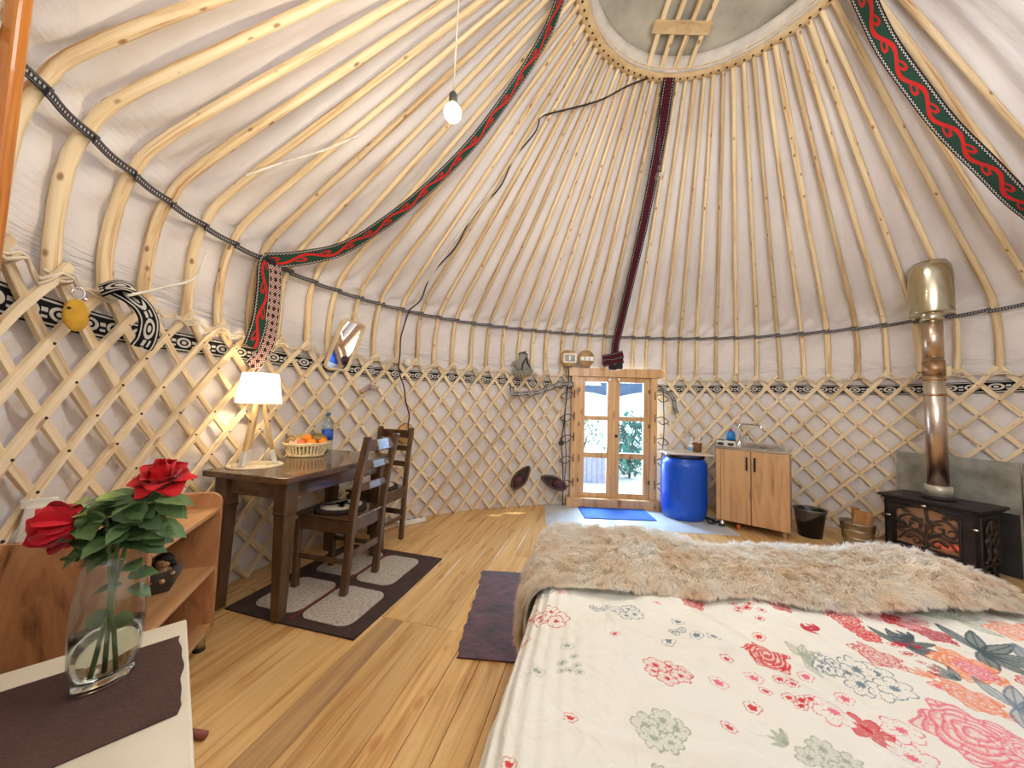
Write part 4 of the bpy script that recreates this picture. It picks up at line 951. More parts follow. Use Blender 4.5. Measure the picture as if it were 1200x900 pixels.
NL, PER = 9500, 17; NT = NL*PER                     # locks of wool, strands per lock
lfi, lfj = RNG.random(NL)*ns, RNG.random(NL)*nf; NE = 1500; lfj[:NE] = RNG.random(NE)**1.5*1.5; lfi[NE:NE+500] = RNG.random(500)*3
def samp(fi, fj):
    i0, j0 = fi.astype(int).clip(0, ns-1), fj.astype(int).clip(0, nf-1); u, w = (fi-i0)[:, None], (fj-j0)[:, None]
    bil = lambda A: A[i0, j0]*(1-u)*(1-w)+A[i0+1, j0]*u*(1-w)+A[i0, j0+1]*(1-u)*w+A[i0+1, j0+1]*u*w
    nz = lambda A: A/np.linalg.norm(A, axis=1, keepdims=True)
    return bil(G), nz(bil(Nn)), nz(bil(du_)), nz(bil(dv_))
LP, LN, LU, LV = samp(lfi, lfj)
edge_ = np.exp(-lfj/1.1)
cl = 1.1*np.sin(LP[:, 0]*15+2*np.sin(LP[:, 1]*13))+1.0*np.sin(LP[:, 1]*19+2*np.sin(LP[:, 0]*11+1))
ang = 4.5+(1-edge_*.8)*(cl*.35+RNG.normal(0, .8, NL)); dirn = LU*np.cos(ang)[:, None]+LV*np.sin(ang)[:, None]
LL = (RNG.uniform(.032, .056, NL))[:, None]; up_ = LN*(RNG.uniform(.65, 1.1, NL)*(1-.7*edge_))[:, None]
LT = LP+up_*LL*.95+dirn*LL*.85; lmid = LP+up_*LL*.75+dirn*LL*.28
rep = lambda A: np.repeat(A, PER, axis=0)
sfi = (rep(lfi)+RNG.normal(0, .55, NT)).clip(0, ns-.001); sfj = (rep(lfj)+RNG.normal(0, .55, NT)).clip(0, nf-.001)
P0, N0, U0, V0 = samp(sfi, sfj); off = P0-rep(LP)
mid = rep(lmid)+off*.85+RNG.normal(0, .0025, (NT, 3)); tip = rep(LT)+off*.45+RNG.normal(0, .004, (NT, 3))
side = np.cross(N0, rep(dirn))+RNG.normal(0, .35, (NT, 3)); side /= np.linalg.norm(side, axis=1, keepdims=True); wd_ = RNG.uniform(.0011, .0021, NT)[:, None]
VV = np.stack([P0-side*wd_, P0+side*wd_, mid+side*wd_*.8, mid-side*wd_*.8, tip], 1).reshape(-1, 3).astype(np.float32)
k5 = np.arange(NT)[:, None]*5
tri = np.concatenate([k5+np.array([[0, 1, 2]]), k5+np.array([[0, 2, 3]]), k5+np.array([[3, 2, 4]])], 1).reshape(-1, 3)
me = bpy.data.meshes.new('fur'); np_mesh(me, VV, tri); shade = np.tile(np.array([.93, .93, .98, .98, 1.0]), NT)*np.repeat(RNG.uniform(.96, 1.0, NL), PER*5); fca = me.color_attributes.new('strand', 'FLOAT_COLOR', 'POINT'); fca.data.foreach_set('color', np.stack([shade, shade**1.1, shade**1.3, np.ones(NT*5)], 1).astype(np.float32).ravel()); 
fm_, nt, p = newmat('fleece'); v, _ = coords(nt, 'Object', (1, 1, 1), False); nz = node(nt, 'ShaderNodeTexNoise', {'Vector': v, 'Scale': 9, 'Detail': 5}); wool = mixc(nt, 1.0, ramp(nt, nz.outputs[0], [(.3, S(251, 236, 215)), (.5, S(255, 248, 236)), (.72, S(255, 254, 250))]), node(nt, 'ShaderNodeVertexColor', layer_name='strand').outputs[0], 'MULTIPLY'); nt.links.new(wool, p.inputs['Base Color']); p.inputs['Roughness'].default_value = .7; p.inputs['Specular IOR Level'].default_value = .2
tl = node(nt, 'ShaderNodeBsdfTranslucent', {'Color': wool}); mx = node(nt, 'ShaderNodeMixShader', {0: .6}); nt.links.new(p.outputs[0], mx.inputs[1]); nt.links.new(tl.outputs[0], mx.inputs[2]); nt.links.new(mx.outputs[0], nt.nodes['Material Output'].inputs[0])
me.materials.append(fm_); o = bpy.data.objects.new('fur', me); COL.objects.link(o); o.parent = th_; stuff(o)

plum = plain('plum_pile', S(84, 42, 44), .8, 0, .4, 9, .5, 18); plum.node_tree.nodes['Principled BSDF'].inputs['Sheen Weight'].default_value = .5
bd = B(); V = []; n = 48; F = []
for i in range(n+1):
    f = i/n; y = 1.765+.89*f; xl = -.225+.05*f+.004*sin(f*44)-.005*sin(f*6.5)+.003*sin(f*90); V += [(xl, y+.004*sin(f*30), .0008), (.32+.2*f, y-.04, .0008), (.32+.2*f, y-.04, .009), (xl, y+.004*sin(f*30), .009)]
for i in range(n):
    for k in range(4): F.append((i*4+k, i*4+4+k, i*4+4+(k+1) % 4, i*4+(k+1) % 4))
F += [(0, 1, 2, 3), (n*4+3, n*4+2, n*4+1, n*4)]; bd.add(V, F)
tag(bd.obj('bedside_rug', plum), 'plum brown bedside rug lying half under the bed', 'rug')

# ------------------------------------------------------------------ by the door: sheet, mat, barrel, sink, bins
sh_ = B(); sh_.box((0, 0, .0018), (1.95, .78, .0024)); o = sh_.obj('floor_sheet', plain('pale_sheet', S(198, 202, 200), .28, 0, .08, 6)); o.location = (1.40, 4.02, 0); o.rotation_euler = (0, 0, -.07); tag(o, 'pale thin sheet on the floor inside the door', 'floor sheet')  # thin pale slab laid over the planks just inside the door
mt_ = B(); mt_.box((0, 0, .0075), (.80, .43, .009)); o = mt_.obj('door_mat', plain('blue_mat', S(26, 84, 172), .75, 0, .12, 40, .5, 220), None, .002); o.location = (1.255, 4.155, 0); o.rotation_euler = (0, 0, -.02); tag(o, 'blue rectangular mat on the floor in front of the door', 'mat')
br = thing('blue_barrel', 'large blue plastic barrel standing right of the door', 'barrel', (2.045, 4.14, 0))
bm2 = plain('blue_plastic', S(14, 78, 190), .32, 0, .06, 4, .05, 20)
b = B(); b.lathe([(.0001, .004), (.205, .004), (.222, .02), (.240, .07), (.2475, .14), (.2475, .60), (.243, .635), (.226, .668), (.210, .682), (.210, .70), (.0001, .70)], 48); b.obj('barrel_body', bm2, br)
b = B(); b.lathe([(.205, .690), (.218, .690), (.221, .70), (.221, .712), (.218, .722), (.205, .722)], 48, closed=True); b.obj('clamp_ring', plain('black_clamp', S(28, 28, 34), .4, .3), br)
b = B(); b.lathe([(.0001, .70), (.207, .70), (.207, .728), (.0001, .728)], 40); b.obj('barrel_lid', bm2, br)
b = B()
for k in range(4):
    z = .26+.09*k
    for dx, w, h in ((-.03, .05, .010), (.0, .012, .05), (.025, .012, .035)): A = -2.28+dx*2.2; b.box((.2475*cos(A), .2475*sin(A), z), (.010, w, h), RZ(A))
b.obj('embossed_marks', bm2, br, .002)
bl = B(); bl.box((0, 0, .011), (.52, .40, .018)); o = bl.obj('barrel_board', plain('pale_board', S(206, 190, 168), .6), None, .003); o.location = (2.06, 4.14, .728); o.rotation_euler = (0, 0, -.15); tag(o, 'pale flat board lying on top of the blue barrel', 'board')
cu = thing('wicker_cup', 'brown wicker cup with toothbrushes on the barrel board', 'cup', (2.205, 4.17, .748)); wb = plain('brown_wicker', S(134, 84, 52), .7, 0, .25, 60)
b = B(); b.lathe([(.0001, 0), (.058, 0), (.06, .105), (.055, .105), (.053, .01), (.0001, .008)], 24); b.obj('cup_body', wb, cu)
b = B()
for z in (.02, .05, .08, .102): b.tube([(.060*cos(A), .060*sin(A), z+.003*sin(9*A)) for A in [2*pi*k/40 for k in range(41)]], .005, 5)
b.obj('cup_band', wb, cu)
for k, (dx, dy, c) in enumerate(((-.02, .01, (230, 226, 216)), (.02, -.005, (236, 232, 226)), (.03, .015, (40, 36, 38)))):
    t = thing('toothbrush', ('white toothbrush leaning left in the wicker cup', 'white toothbrush upright in the wicker cup', 'dark-headed toothbrush leaning right in the wicker cup')[k], 'toothbrush', (2.205+dx*.6, 4.17+dy, .76)); m_ = plain('brush_plastic_%s' % 'abc'[k], S(*c), .4)
    b = B(); b.bar((0, 0, 0), (dx*1.4, 0, .135), .008, .006); b.obj('handle', m_, t); b = B(); b.box((dx*1.5, -.004, .145), (.02, .016, .03)); b.obj('brush_head', m_, t, .004)
so = thing('white_dispenser', 'small white bottle with pale blue label beside the wicker cup', 'bottle', (2.105, 4.09, .748))
b = B(); b.lathe([(.0001, 0), (.025, 0), (.025, .085), (.012, .098), (.012, .115), (.0001, .115)], 18); b.obj('bottle_body', plain('white_plastic', S(226, 228, 232), .4), so); b = B(); b.lathe([(.0255, .02), (.026, .02), (.026, .065), (.0255, .065)], 18, closed=True); b.obj('label', plain('pale_blue_label', S(130, 170, 212), .5), so)
b = B(); b.lathe([(.0001, .112), (.015, .112), (.015, .13), (.0001, .13)], 12); b.obj('cap', plain('white_cap', S(236, 234, 230), .4), so)

CB = (2.265, 3.86, -.70)
def CP(x, y, z): return Vector((CB[0]+x*cos(CB[2])-y*sin(CB[2]), CB[1]+x*sin(CB[2])+y*cos(CB[2]), z))
cb_ = thing('sink_cabinet', 'oak-look two-door sink cabinet with steel top right of the barrel', 'cabinet', (CB[0], CB[1], 0), CB[2])
CWD, CD = .63, .50; ok = M['oak']
b = B(); b.box((CWD/2, CD/2+.01, .455), (CWD, CD-.02, .75)); b.obj('carcass', ok, cb_, .002)
for x0, x1, hx in ((.045, CWD/2-.002, CWD/2-.035), (CWD/2+.002, CWD, CWD/2+.035)):
    b = B(); b.box(((x0+x1)/2, -.009, .455), (x1-x0-.003, .018, .75)); d = b.obj('cabinet_door', ok, cb_, .002)
    b = B(); b.tube([(hx, -.018, .635), (hx, -.036, .645), (hx, -.036, .755), (hx, -.018, .765)], .007, 6); b.box((hx, -.036, .70), (.016, .012, .14)); b.obj('door_handle', plain('black_handle', S(24, 22, 24), .4), d, .002)
b = B(); b.box((.022, -.005, .455), (.042, .012, .75)); b.obj('filler_strip', ok, cb_)
steel = plain('sink_steel', S(206, 200, 190), .22, 1, .06, 12)
b = B(); b.box((CWD/2, CD/2, .843), (CWD+.02, CD+.02, .022)); b.box((CWD/2, CD-.01, .868), (CWD+.02, .03, .03)); b.box((CWD/2, -.006, .858), (CWD+.02, .012, .010)); b.box((.0, CD/2, .858), (.012, CD, .010)); b.box((CWD, CD/2, .858), (.012, CD, .010)); b.obj('worktop', steel, cb_, .003)
b = B(); b.prism(rrect(.36, .34, .07, 6, .40, .25), .8545, .8575); b.obj('sink_bowl', plain('sink_bowl_steel', S(150, 146, 140), .3, 1), cb_)
b = B(); b.lathe([(.03, 0), (.034, .004), (.022, .003), (.0001, .001)], 18, (.40, .25, .858)); b.obj('drain', plain('drain_dark', S(60, 58, 56), .3, 1), cb_)
for x in (.05, CWD-.05):
    for y in (.05, CD-.06): b = B(); b.lathe([(.0001, 0), (.02, 0), (.02, .08), (.0001, .08)], 12, (x, y, 0)); b.obj('foot', plain('cabinet_foot', S(190, 160, 110), .5), cb_)
tp = thing('sink_tap', 'tall chrome swan-neck tap at the back of the sink', 'tap', CP(.17, .40, .854), CB[2]+.1)
chrome = plain('chrome', S(226, 224, 222), .08, 1)
b = B(); b.lathe([(.0001, 0), (.026, 0), (.024, .012), (.018, .02), (.016, .07), (.0001, .075)], 16); b.obj('tap_base', chrome, tp)
b = B(); b.tube(spline([(0, 0, .06), (0, 0, .16), (0, 0, .215), (.025, -.01, .245), (.07, -.03, .248), (.17, -.07, .245), (.20, -.08, .235), (.205, -.083, .205)], 6), .011, 10); b.obj('spout', chrome, tp)
b = B(); b.tube([(.01, -.01, .045), (.05, -.035, .075), (.085, -.055, .10)], [.010, .008, .009], 8); b.obj('lever', chrome, tp)
eb = thing('egg_carton', 'black and white patterned carton tray on the left end of the sink top', 'carton', CP(.075, .16, .8545), CB[2])
b = B(); b.box((0, 0, .03), (.19, .14, .06), None, .9); b.obj('tray', plain('tray_grey', S(206, 200, 186), .6), eb, .006, 2)
b = B()
for x in (-.048, .048): b.lathe([(.012, .0), (.034, .012), (.03, .032), (.012, .036)], 16, (x, -.066, .004), 1, .2)
for x in (-.05, .05): b.box((x, 0, .062), (.06, .10, .004))
b.obj('dark_print', plain('tray_black', S(34, 38, 34), .6), eb)
sp = thing('dish_soap', 'blue dish soap bottle with red cap on the carton tray', 'bottle', CP(.115, .17, .919), 0)
b = B(); b.lathe([(.0001, 0), (.038, 0), (.042, .02), (.040, .07), (.030, .095), (.013, .108), (.0001, .11)], 20, (0, 0, 0), 1.2, .8); b.obj('bottle_body', plain('blue_soap', S(28, 120, 182), .3, 0, .1, 20), sp)
b = B(); b.lathe([(.0001, .105), (.014, .105), (.011, .13), (.0001, .132)], 12); b.obj('cap', plain('red_cap', S(196, 44, 44), .4), sp)
pp = thing('drain_trap', 'small steel drain fitting on the floor under the sink cabinet', 'pipe fitting', CP(.055, -.01, 0), 0)
b = B(); b.lathe([(.0001, 0), (.028, 0), (.028, .055), (.022, .06), (.022, .075), (.0001, .075)], 16); b.obj('fitting_body', steel, pp); b = B(); b.lathe([(.029, .018), (.0295, .018), (.0295, .035), (.029, .035)], 16, closed=True); b.obj('fitting_band', bm_, pp)
tb_ = B(); tb_.tube(spline([CP(-.04, .1, .02), CP(-.10, .0, .06), CP(-.05, -.02, .02), CP(.04, .06, .05)], 6), .012, 8); tag(tb_.obj('black_hose', bm_), 'black hose on the floor between the barrel and the cabinet', 'hose')
rd = B(); rd.lathe([(.0001, 0), (.018, 0), (.016, .055), (.0001, .06)], 12, CP(.20, .02, 0)); tag(rd.obj('orange_bottle', plain('orange_plastic', S(206, 96, 44), .5)), 'small orange bottle standing under the sink cabinet', 'bottle')

bn = thing('waste_bin', 'black plastic waste bin with a clear bag right of the sink cabinet', 'bin', (3.085, 3.63, 0))
b = B(); b.lathe([(.0001, .0), (.095, .0), (.128, .255), (.137, .26), (.137, .275), (.128, .275), (.120, .25), (.09, .012), (.0001, .010)], 32); b.obj('bin_body', plain('black_plastic', S(18, 18, 22), .35), bn)
def bagmat():
    m, nt, p = newmat('bin_bag_film'); nt.nodes.remove(p); tr = nt.nodes.new('ShaderNodeBsdfTransparent'); g = node(nt, 'ShaderNodeBsdfGlossy', {'Roughness': .25, 'Color': (.9, .9, .9, 1)}); d = node(nt, 'ShaderNodeBsdfDiffuse', {'Color': S(190, 186, 178)}); m1 = node(nt, 'ShaderNodeMixShader', {0: .5}); nt.links.new(g.outputs[0], m1.inputs[1]); nt.links.new(d.outputs[0], m1.inputs[2])
    m2 = node(nt, 'ShaderNodeMixShader', {0: .13}); nt.links.new(tr.outputs[0], m2.inputs[1]); nt.links.new(m1.outputs[0], m2.inputs[2]); nt.links.new(m2.outputs[0], nt.nodes['Material Output'].inputs[0]); return m
b = B(); N = 40; V = []; F = []
for i, (r, z) in enumerate(((.118, .22), (.126, .279), (.1385, .282), (.1415, .265), (.138, .20))):
    for k in range(N): A = 2*pi*k/N; rr = r+.003*sin(9*A+i); V.append((rr*cos(A), rr*sin(A), z-(.05*sin(2*A+1.2) if i == 4 else 0)))
for i in range(4):
    for k in range(N): F.append((i*N+k, i*N+(k+1) % N, (i+1)*N+(k+1) % N, (i+1)*N+k))
b.add(V, F, None, True); b.obj('bin_bag', bagmat(), bn)
bu = thing('metal_bucket', 'galvanised metal bucket holding firewood left of the stove', 'bucket', (3.18, 3.235, 0)); gz = plain('galvanised', S(168, 160, 140), .3, .9, .15, 18)
b = B(); b.lathe([(.0001, .0), (.088, .0), (.088, .012), (.120, .262), (.1245, .266), (.1245, .274), (.118, .274), (.085, .015), (.0001, .015)], 32); b.obj('bucket_body', gz, bu)
b = B(); b.lathe([(.104, .13), (.109, .137), (.106, .145)], 32); b.lathe([(.113, .20), (.1175, .207), (.115, .215)], 32); b.obj('rib', gz, bu)
b = B()
for s in (-1, 1): b.box((s*.122, 0, .245), (.008, .03, .035))
b.tube([(.125*cos(A), -.02-.115*sin(A), .245-.05*sin(A)) for A in [pi*k/14 for k in range(15)]], .003, 6); b.obj('bucket_handle', gz, bu)
sw = wood('split_log', S(206, 160, 100), S(186, 136, 78), S(150, 100, 54), 'Object', (16, 16, 2), .7)
for k, (x, y, w, d, h, rz, tl, lab) in enumerate(((-.01, -.02, .13, .035, .36, -.6, .05, 'broad split firewood board standing in the metal bucket'), (.045, .03, .05, .05, .38, .3, -.07, 'narrow firewood stick behind the board in the metal bucket'))):
    t = B(); t.box((0, 0, h/2), (w, d, h), None, .93, (tl*.3, 0)); o = t.obj('firewood', sw, None, .004); o.location = (3.18+x, 3.235+y, .02); o.rotation_euler = (0, tl, rz); tag(o, lab, 'firewood')

# ------------------------------------------------------------------ stove
SX, SY, SYAW = 3.34, 3.21, -1.23
def SP(x, y, z): return Vector((SX+x*cos(SYAW)-y*sin(SYAW), SY+x*sin(SYAW)+y*cos(SYAW), z))
st = thing('wood_stove', 'black cast iron wood stove with ornate glazed door at the right wall', 'stove', (SX, SY, 0), SYAW)
iron = plain('cast_iron', S(44, 40, 42), .45, .3, .2, 14, .1, 90); iron2 = plain('cast_iron_ornament', S(70, 62, 54), .5, .3, .2, 20)
SWD, SDP, STH = .60, .44, .556
b = B(); b.box((SWD/2, SDP/2, STH-.012), (SWD, SDP, .024)); b.box((SWD/2, SDP/2, STH-.032), (SWD-.03, SDP-.03, .018)); b.obj('top_plate', iron, st, .008, 2)
x0, x1, z0, z1 = .035, SWD-.035, .10, STH-.04
# front wall with an arched opening, sides, back
AR = [(.115+.31*0, 0)]
b = B(); b.box((SWD/2, SDP-.03, (z0+z1)/2), (x1-x0, .02, z1-z0)); b.box((x0+.01, SDP/2, (z0+z1)/2), (.02, SDP-.06, z1-z0)); b.box((x1-.01, SDP/2, (z0+z1)/2), (.02, SDP-.06, z1-z0)); b.box((SWD/2, SDP/2, z0+.01), (x1-x0, SDP-.06, .02)); b.obj('stove_body', iron, st, .003)
ox0, ox1, oz0, oz1 = .105, SWD-.135, z0+.06, z1-.09
arch = [(ox0+(ox1-ox0)*i/16, oz1+.055*sin(pi*i/16)**.7) for i in range(17)]
b = B(); V = []; F = []
outer = [(x0, z0), (x0, z1), (x1, z1), (x1, z0)]
# quads between arch top and the lintel
for i in range(16): V0 = len(b.v); (xa, za), (xb, zb) = arch[i], arch[i+1]; b.add([(xa, .03, za), (xb, .03, zb), (xb, .03, z1), (xa, .03, z1), (xa, .055, za), (xb, .055, zb), (xb, .055, z1), (xa, .055, z1)], [(3, 2, 1, 0), (4, 5, 6, 7), (0, 1, 5, 4)])
b.box(((x0+ox0)/2, .0425, (z0+z1)/2), (ox0-x0, .025, z1-z0)); b.box(((x1+ox1)/2, .0425, (z0+z1)/2), (x1-ox1, .025, z1-z0)); b.box(((ox0+ox1)/2, .0425, (z0+oz0)/2), (ox1-ox0, .025, oz0-z0)); fd = b.obj('stove_door', iron, st)
b = B(); b.tube([(ox0-.012, .028, oz0-.01)]+[(x+(.0 if 0 < i < 16 else (-.012 if i == 0 else .012)), .028, z+.012) for i, (x, z) in enumerate(arch)]+[(ox1+.012, .028, oz0-.01), (ox0-.012, .028, oz0-.01)], .008, 6); b.tube([(x0+.008, .03, z1-.028), (x1-.008, .03, z1-.028)], .006, 6); b.obj('door_moulding', iron, fd)
sg, nt, p = newmat('sooty_glass'); nt.nodes.remove(p); tr = node(nt, 'ShaderNodeBsdfTransparent', {'Color': S(214, 170, 140)}); di = node(nt, 'ShaderNodeBsdfDiffuse', {'Color': S(176, 138, 112)}); gl_ = node(nt, 'ShaderNodeBsdfGlossy', {'Roughness': .15, 'Color': (.7, .65, .6, 1)}); m1 = node(nt, 'ShaderNodeMixShader', {0: .5}); m2 = node(nt, 'ShaderNodeMixShader', {0: .14})
nt.links.new(tr.outputs[0], m1.inputs[1]); nt.links.new(di.outputs[0], m1.inputs[2]); nt.links.new(m1.outputs[0], m2.inputs[1]); nt.links.new(gl_.outputs[0], m2.inputs[2]); nt.links.new(m2.outputs[0], nt.nodes['Material Output'].inputs[0])
b = B(); b.prism([(ox0, oz0)]+[(ox1, oz0)]+[(x, z) for x, z in arch[::-1]], -.058, -.054, Matrix(((1, 0, 0, 0), (0, 0, -1, 0), (0, 1, 0, 0), (0, 0, 0, 1)))); b.obj('door_glass', sg, fd)
b = B(); cx0 = (ox0+ox1)/2
def vine(p, r=.006): b.tube([(x, .045, z) for x, z in [(q.x, q.z) for q in spline([(x, 0, z) for x, z in p], 6)]], r, 6)
def curl(x, z, r0, a0, turns, sg, th=.009):
    b.tube([(x+sg*r0*(1-t*.75)*cos(a0+t*turns*2*pi), .044, z+r0*(1-t*.75)*sin(a0+t*turns*2*pi)) for t in [k/22 for k in range(23)]], [th*(1-.45*k/22) for k in range(23)], 6, True, .6)
hz, wz = oz1-oz0, ox1-ox0
vine([(cx0, oz0-.01), (cx0-.01, oz0+hz*.35), (cx0+.01, oz0+hz*.7), (cx0, oz1+.05)], .010)
for sg in (-1, 1):
    vine([(cx0, oz0+hz*.25), (cx0+sg*wz*.14, oz0+hz*.42), (cx0+sg*wz*.30, oz0+hz*.40), (cx0+sg*wz*.46, oz0+hz*.12)], .009); vine([(cx0, oz0+hz*.62), (cx0+sg*wz*.15, oz0+hz*.86), (cx0+sg*wz*.32, oz0+hz*.92), (cx0+sg*wz*.48, oz0+hz*.70)], .009)
    curl(cx0+sg*wz*.20, oz0+hz*.62, .050, 1.2, 1.1, sg); curl(cx0+sg*wz*.38, oz0+hz*.62, .046, 2.6, 1.1, sg); curl(cx0+sg*wz*.17, oz0+hz*.16, .036, 1.0, 1.0, sg)
    for u, v, A, q in ((.09, .45, .9, .034), (.27, .26, -.6, .034), (.42, .40, .5, .032), (.11, .82, -.5, .03), (.33, 1.04, .2, .03), (.03, .12, 1.2, .026)): b.sphere((cx0+sg*wz*u, .043, oz0+hz*v), q, 10, 6, (1, .22, .5), RY(-sg*A))
b.obj('vine_grille', iron2, fd)
b = B(); b.tube([(x0+.03, .025, .375), (x0+.05, -.01, .375), (x0+.16, -.02, .325)], [.008, .010, .012], 8); dh = b.obj('door_handle', plain('handle_iron', S(30, 28, 30), .35, .5), fd); b = B(); b.sphere((x0+.045, -.008, .377), .015, 10, 6, (1.4, .8, .7)); b.obj('handle_tip', chrome, dh)
b = B(); b.sphere((SWD*.47, .024, z1-.012), .015, 10, 6, (1.4, .7, .8)); b.obj('top_knob', chrome, st); b = B(); b.sphere((x1-.01, .018, .40), .014, 10, 6, (1.3, .8, .8)); b.obj('latch', chrome, st)
b = B(); b.box((SWD/2, SDP/2, z0+.05), (.30, .20, .05)); b.obj('ash_bed', plain('ash', S(120, 104, 96), .9), st, .01)
b = B()
for k in range(10): b.sphere((random.uniform(.30, .46), random.uniform(.10, .24), z0+.085+random.uniform(-.01, .02)), random.uniform(.02, .035), 7, 5, (1.2, 1, .6))
b.obj('ember', emit('ember_glow', (1, .22, .22, 1), 2.6), st)
l = light('stove_fire', 'POINT', (0, 0, 0), 3.2, (1, .42, .30), .05); l.parent = st; l.location = (SWD*.58, SDP*.45, .28)
b = B()
for y in (.06, SDP-.09): b.box((x1+.004, y, (z0+z1)/2), (.012, .018, z1-z0-.05))
for z in (z0+.03, z1-.03): b.box((x1+.004, SDP/2-.015, z), (.012, SDP-.13, .018))
yc = SDP/2-.015
for s in (-1, 1):
    for pts in ([(yc, z0+.04), (yc+s*.07, z0+.14), (yc+s*.015, z0+.20), (yc+s*.08, z0+.28), (yc+s*.03, z1-.06)], [(yc+s*.11, z0+.05), (yc+s*.03, z0+.12), (yc+s*.10, z0+.21), (yc, z0+.27), (yc, z1-.05)]):
        b.tube([(x1+.008, q.y, q.z) for q in spline([(0, y, z) for y, z in pts], 6)], .010, 6)
    for y, z in ((yc+s*.05, z0+.10), (yc+s*.06, z0+.22), (yc+s*.045, z0+.31)): b.sphere((x1+.008, y, z), .026, 8, 6, (.35, .6, 1), RX(s*.5))
b.obj('side_grille', iron2, st)
for x in (.07, SWD-.07):
    for y in (.08, SDP-.09): b = B(); b.tube([(x, y, .11), (x, y, .06), (x+(.015 if x > .3 else -.015), y, .0)], [.022, .018, .022], 8); b.obj('leg', iron, st)
b = B(); b.lathe([(.10, 0), (.10, .018), (.078, .024), (.0001, .024)], 28, (SWD/2, SDP*.5, STH)); b.obj('flue_base', iron, st)
PIP = SP(SWD/2, SDP*.5, STH+.024)
fp = thing('stove_pipe', 'shiny steel stove pipe with wide collar rising from the stove to the roof', 'pipe', PIP)
def pipemat():
    m, nt, p = newmat('heat_tinted_steel'); v, _ = coords(nt, 'Object', (1, 1, 1), False); s = nt.nodes.new('ShaderNodeSeparateXYZ'); nt.links.new(v, s.inputs[0]); nz = node(nt, 'ShaderNodeTexNoise', {'Vector': v, 'Scale': 5, 'Detail': 4}); z = E(s.outputs[2])+E(nz.outputs[0])*.35
    nt.links.new(ramp(nt, (z-.15)*.62, [(0, S(168, 134, 134)), (.25, S(206, 188, 176)), (.55, S(214, 204, 188)), (.75, S(206, 184, 158)), (1, S(190, 168, 144))]), p.inputs['Base Color']); p.inputs['Metallic'].default_value = 1; p.inputs['Roughness'].default_value = .3; return m
pm = pipemat(); r = .064
b = B(); b.lathe([(.0001, 0), (.082, 0), (.082, .085), (.072, .09), (.0001, .09)], 32); b.obj('pipe_socket', plain('cream_enamel', S(190, 184, 166), .35, .4), fp)
b = B(); b.lathe([(r, .08), (r, 1.18)], 36); b.obj('lower_pipe', pm, fp)
b = B(); b.lathe([(r+.0035, 1.02), (r+.0035, 1.15)], 36); b.lathe([(r+.002, .845), (r+.006, .85), (r+.006, .86), (r+.002, .865)], 36); b.lathe([(r+.0, .98), (r+.005, .985), (r+.005, 1.0), (r, 1.005)], 36); b.obj('rusty_band', plain('rusty_steel', S(176, 138, 104), .4, .8, .3, 20), fp)
b = B(); b.lathe([(r-.001, 1.15), (r-.001, 1.56)], 36); b.obj('upper_pipe', pm, fp)
b = B(); b.box((.075, -.03, 1.06), (.05, .05, .085), RZ(-.8)); b.obj('damper_block', plain('pale_block', S(214, 196, 148), .6), fp, .003); b = B(); b.tube([(-.11, .03, 1.05), (.10, -.05, 1.05)], .003, 6); b.obj('damper_rod', knobm, fp)
cg_ = plain('collar_steel', S(200, 194, 168), .24, 1, .06, 8)
b = B(); b.lathe([(r+.003, 1.50), (r+.006, 1.525), (r+.006, 1.56), (.075, 1.565)], 36); b.lathe([(.072, 1.562), (.130, 1.565), (.133, 1.572), (.133, 1.90), (.124, 1.97), (.10, 2.02)], 40); b.obj('roof_collar', cg_, fp)
# two sheet-metal heat shields standing behind the stove
shm = plain('dull_sheet_metal', S(160, 158, 146), .45, .35, .3, 6, .05, 20)
def hshield(name, p, q, z, lab):
    p, q = Vector(p), Vector(q); d = q-p; t = thing(name, lab, 'heat shield', p, math.atan2(d.y, d.x), 'sheet metal heat shields'); b = B(); b.box((d.length/2, 0, z/2), (d.length-.006, .006, z)); b.obj('sheet', shm, t); rb = B()
    for x in (.012, d.length-.018): rb.box((x, -.005, z/2), (.02, .006, z))
    for k in range(9): rb.sphere((.02+(d.length-.04)*k/8, -.004, z-.02), .005, 6, 4)
    rb.obj('edge_strip', shm, t)
    b = B(); b.box((d.length/2, -.006, .25), (d.length-.03, .005, .49)); b.obj('lower_plate', plain('lower_plate_black', S(44, 44, 44), .7, .1, .35, 5), t)  # separate near-black plate over the lower part of each sheet
hshield('heat_shield', (3.775, 3.44, 0), (4.035, 2.775, 0), .905, 'grey sheet metal heat shield directly behind the stove pipe')
hshield('heat_shield', (4.037, 2.77, 0), (4.11, 2.10, 0), .905, 'grey sheet metal heat shield right of the seam, at the right edge')

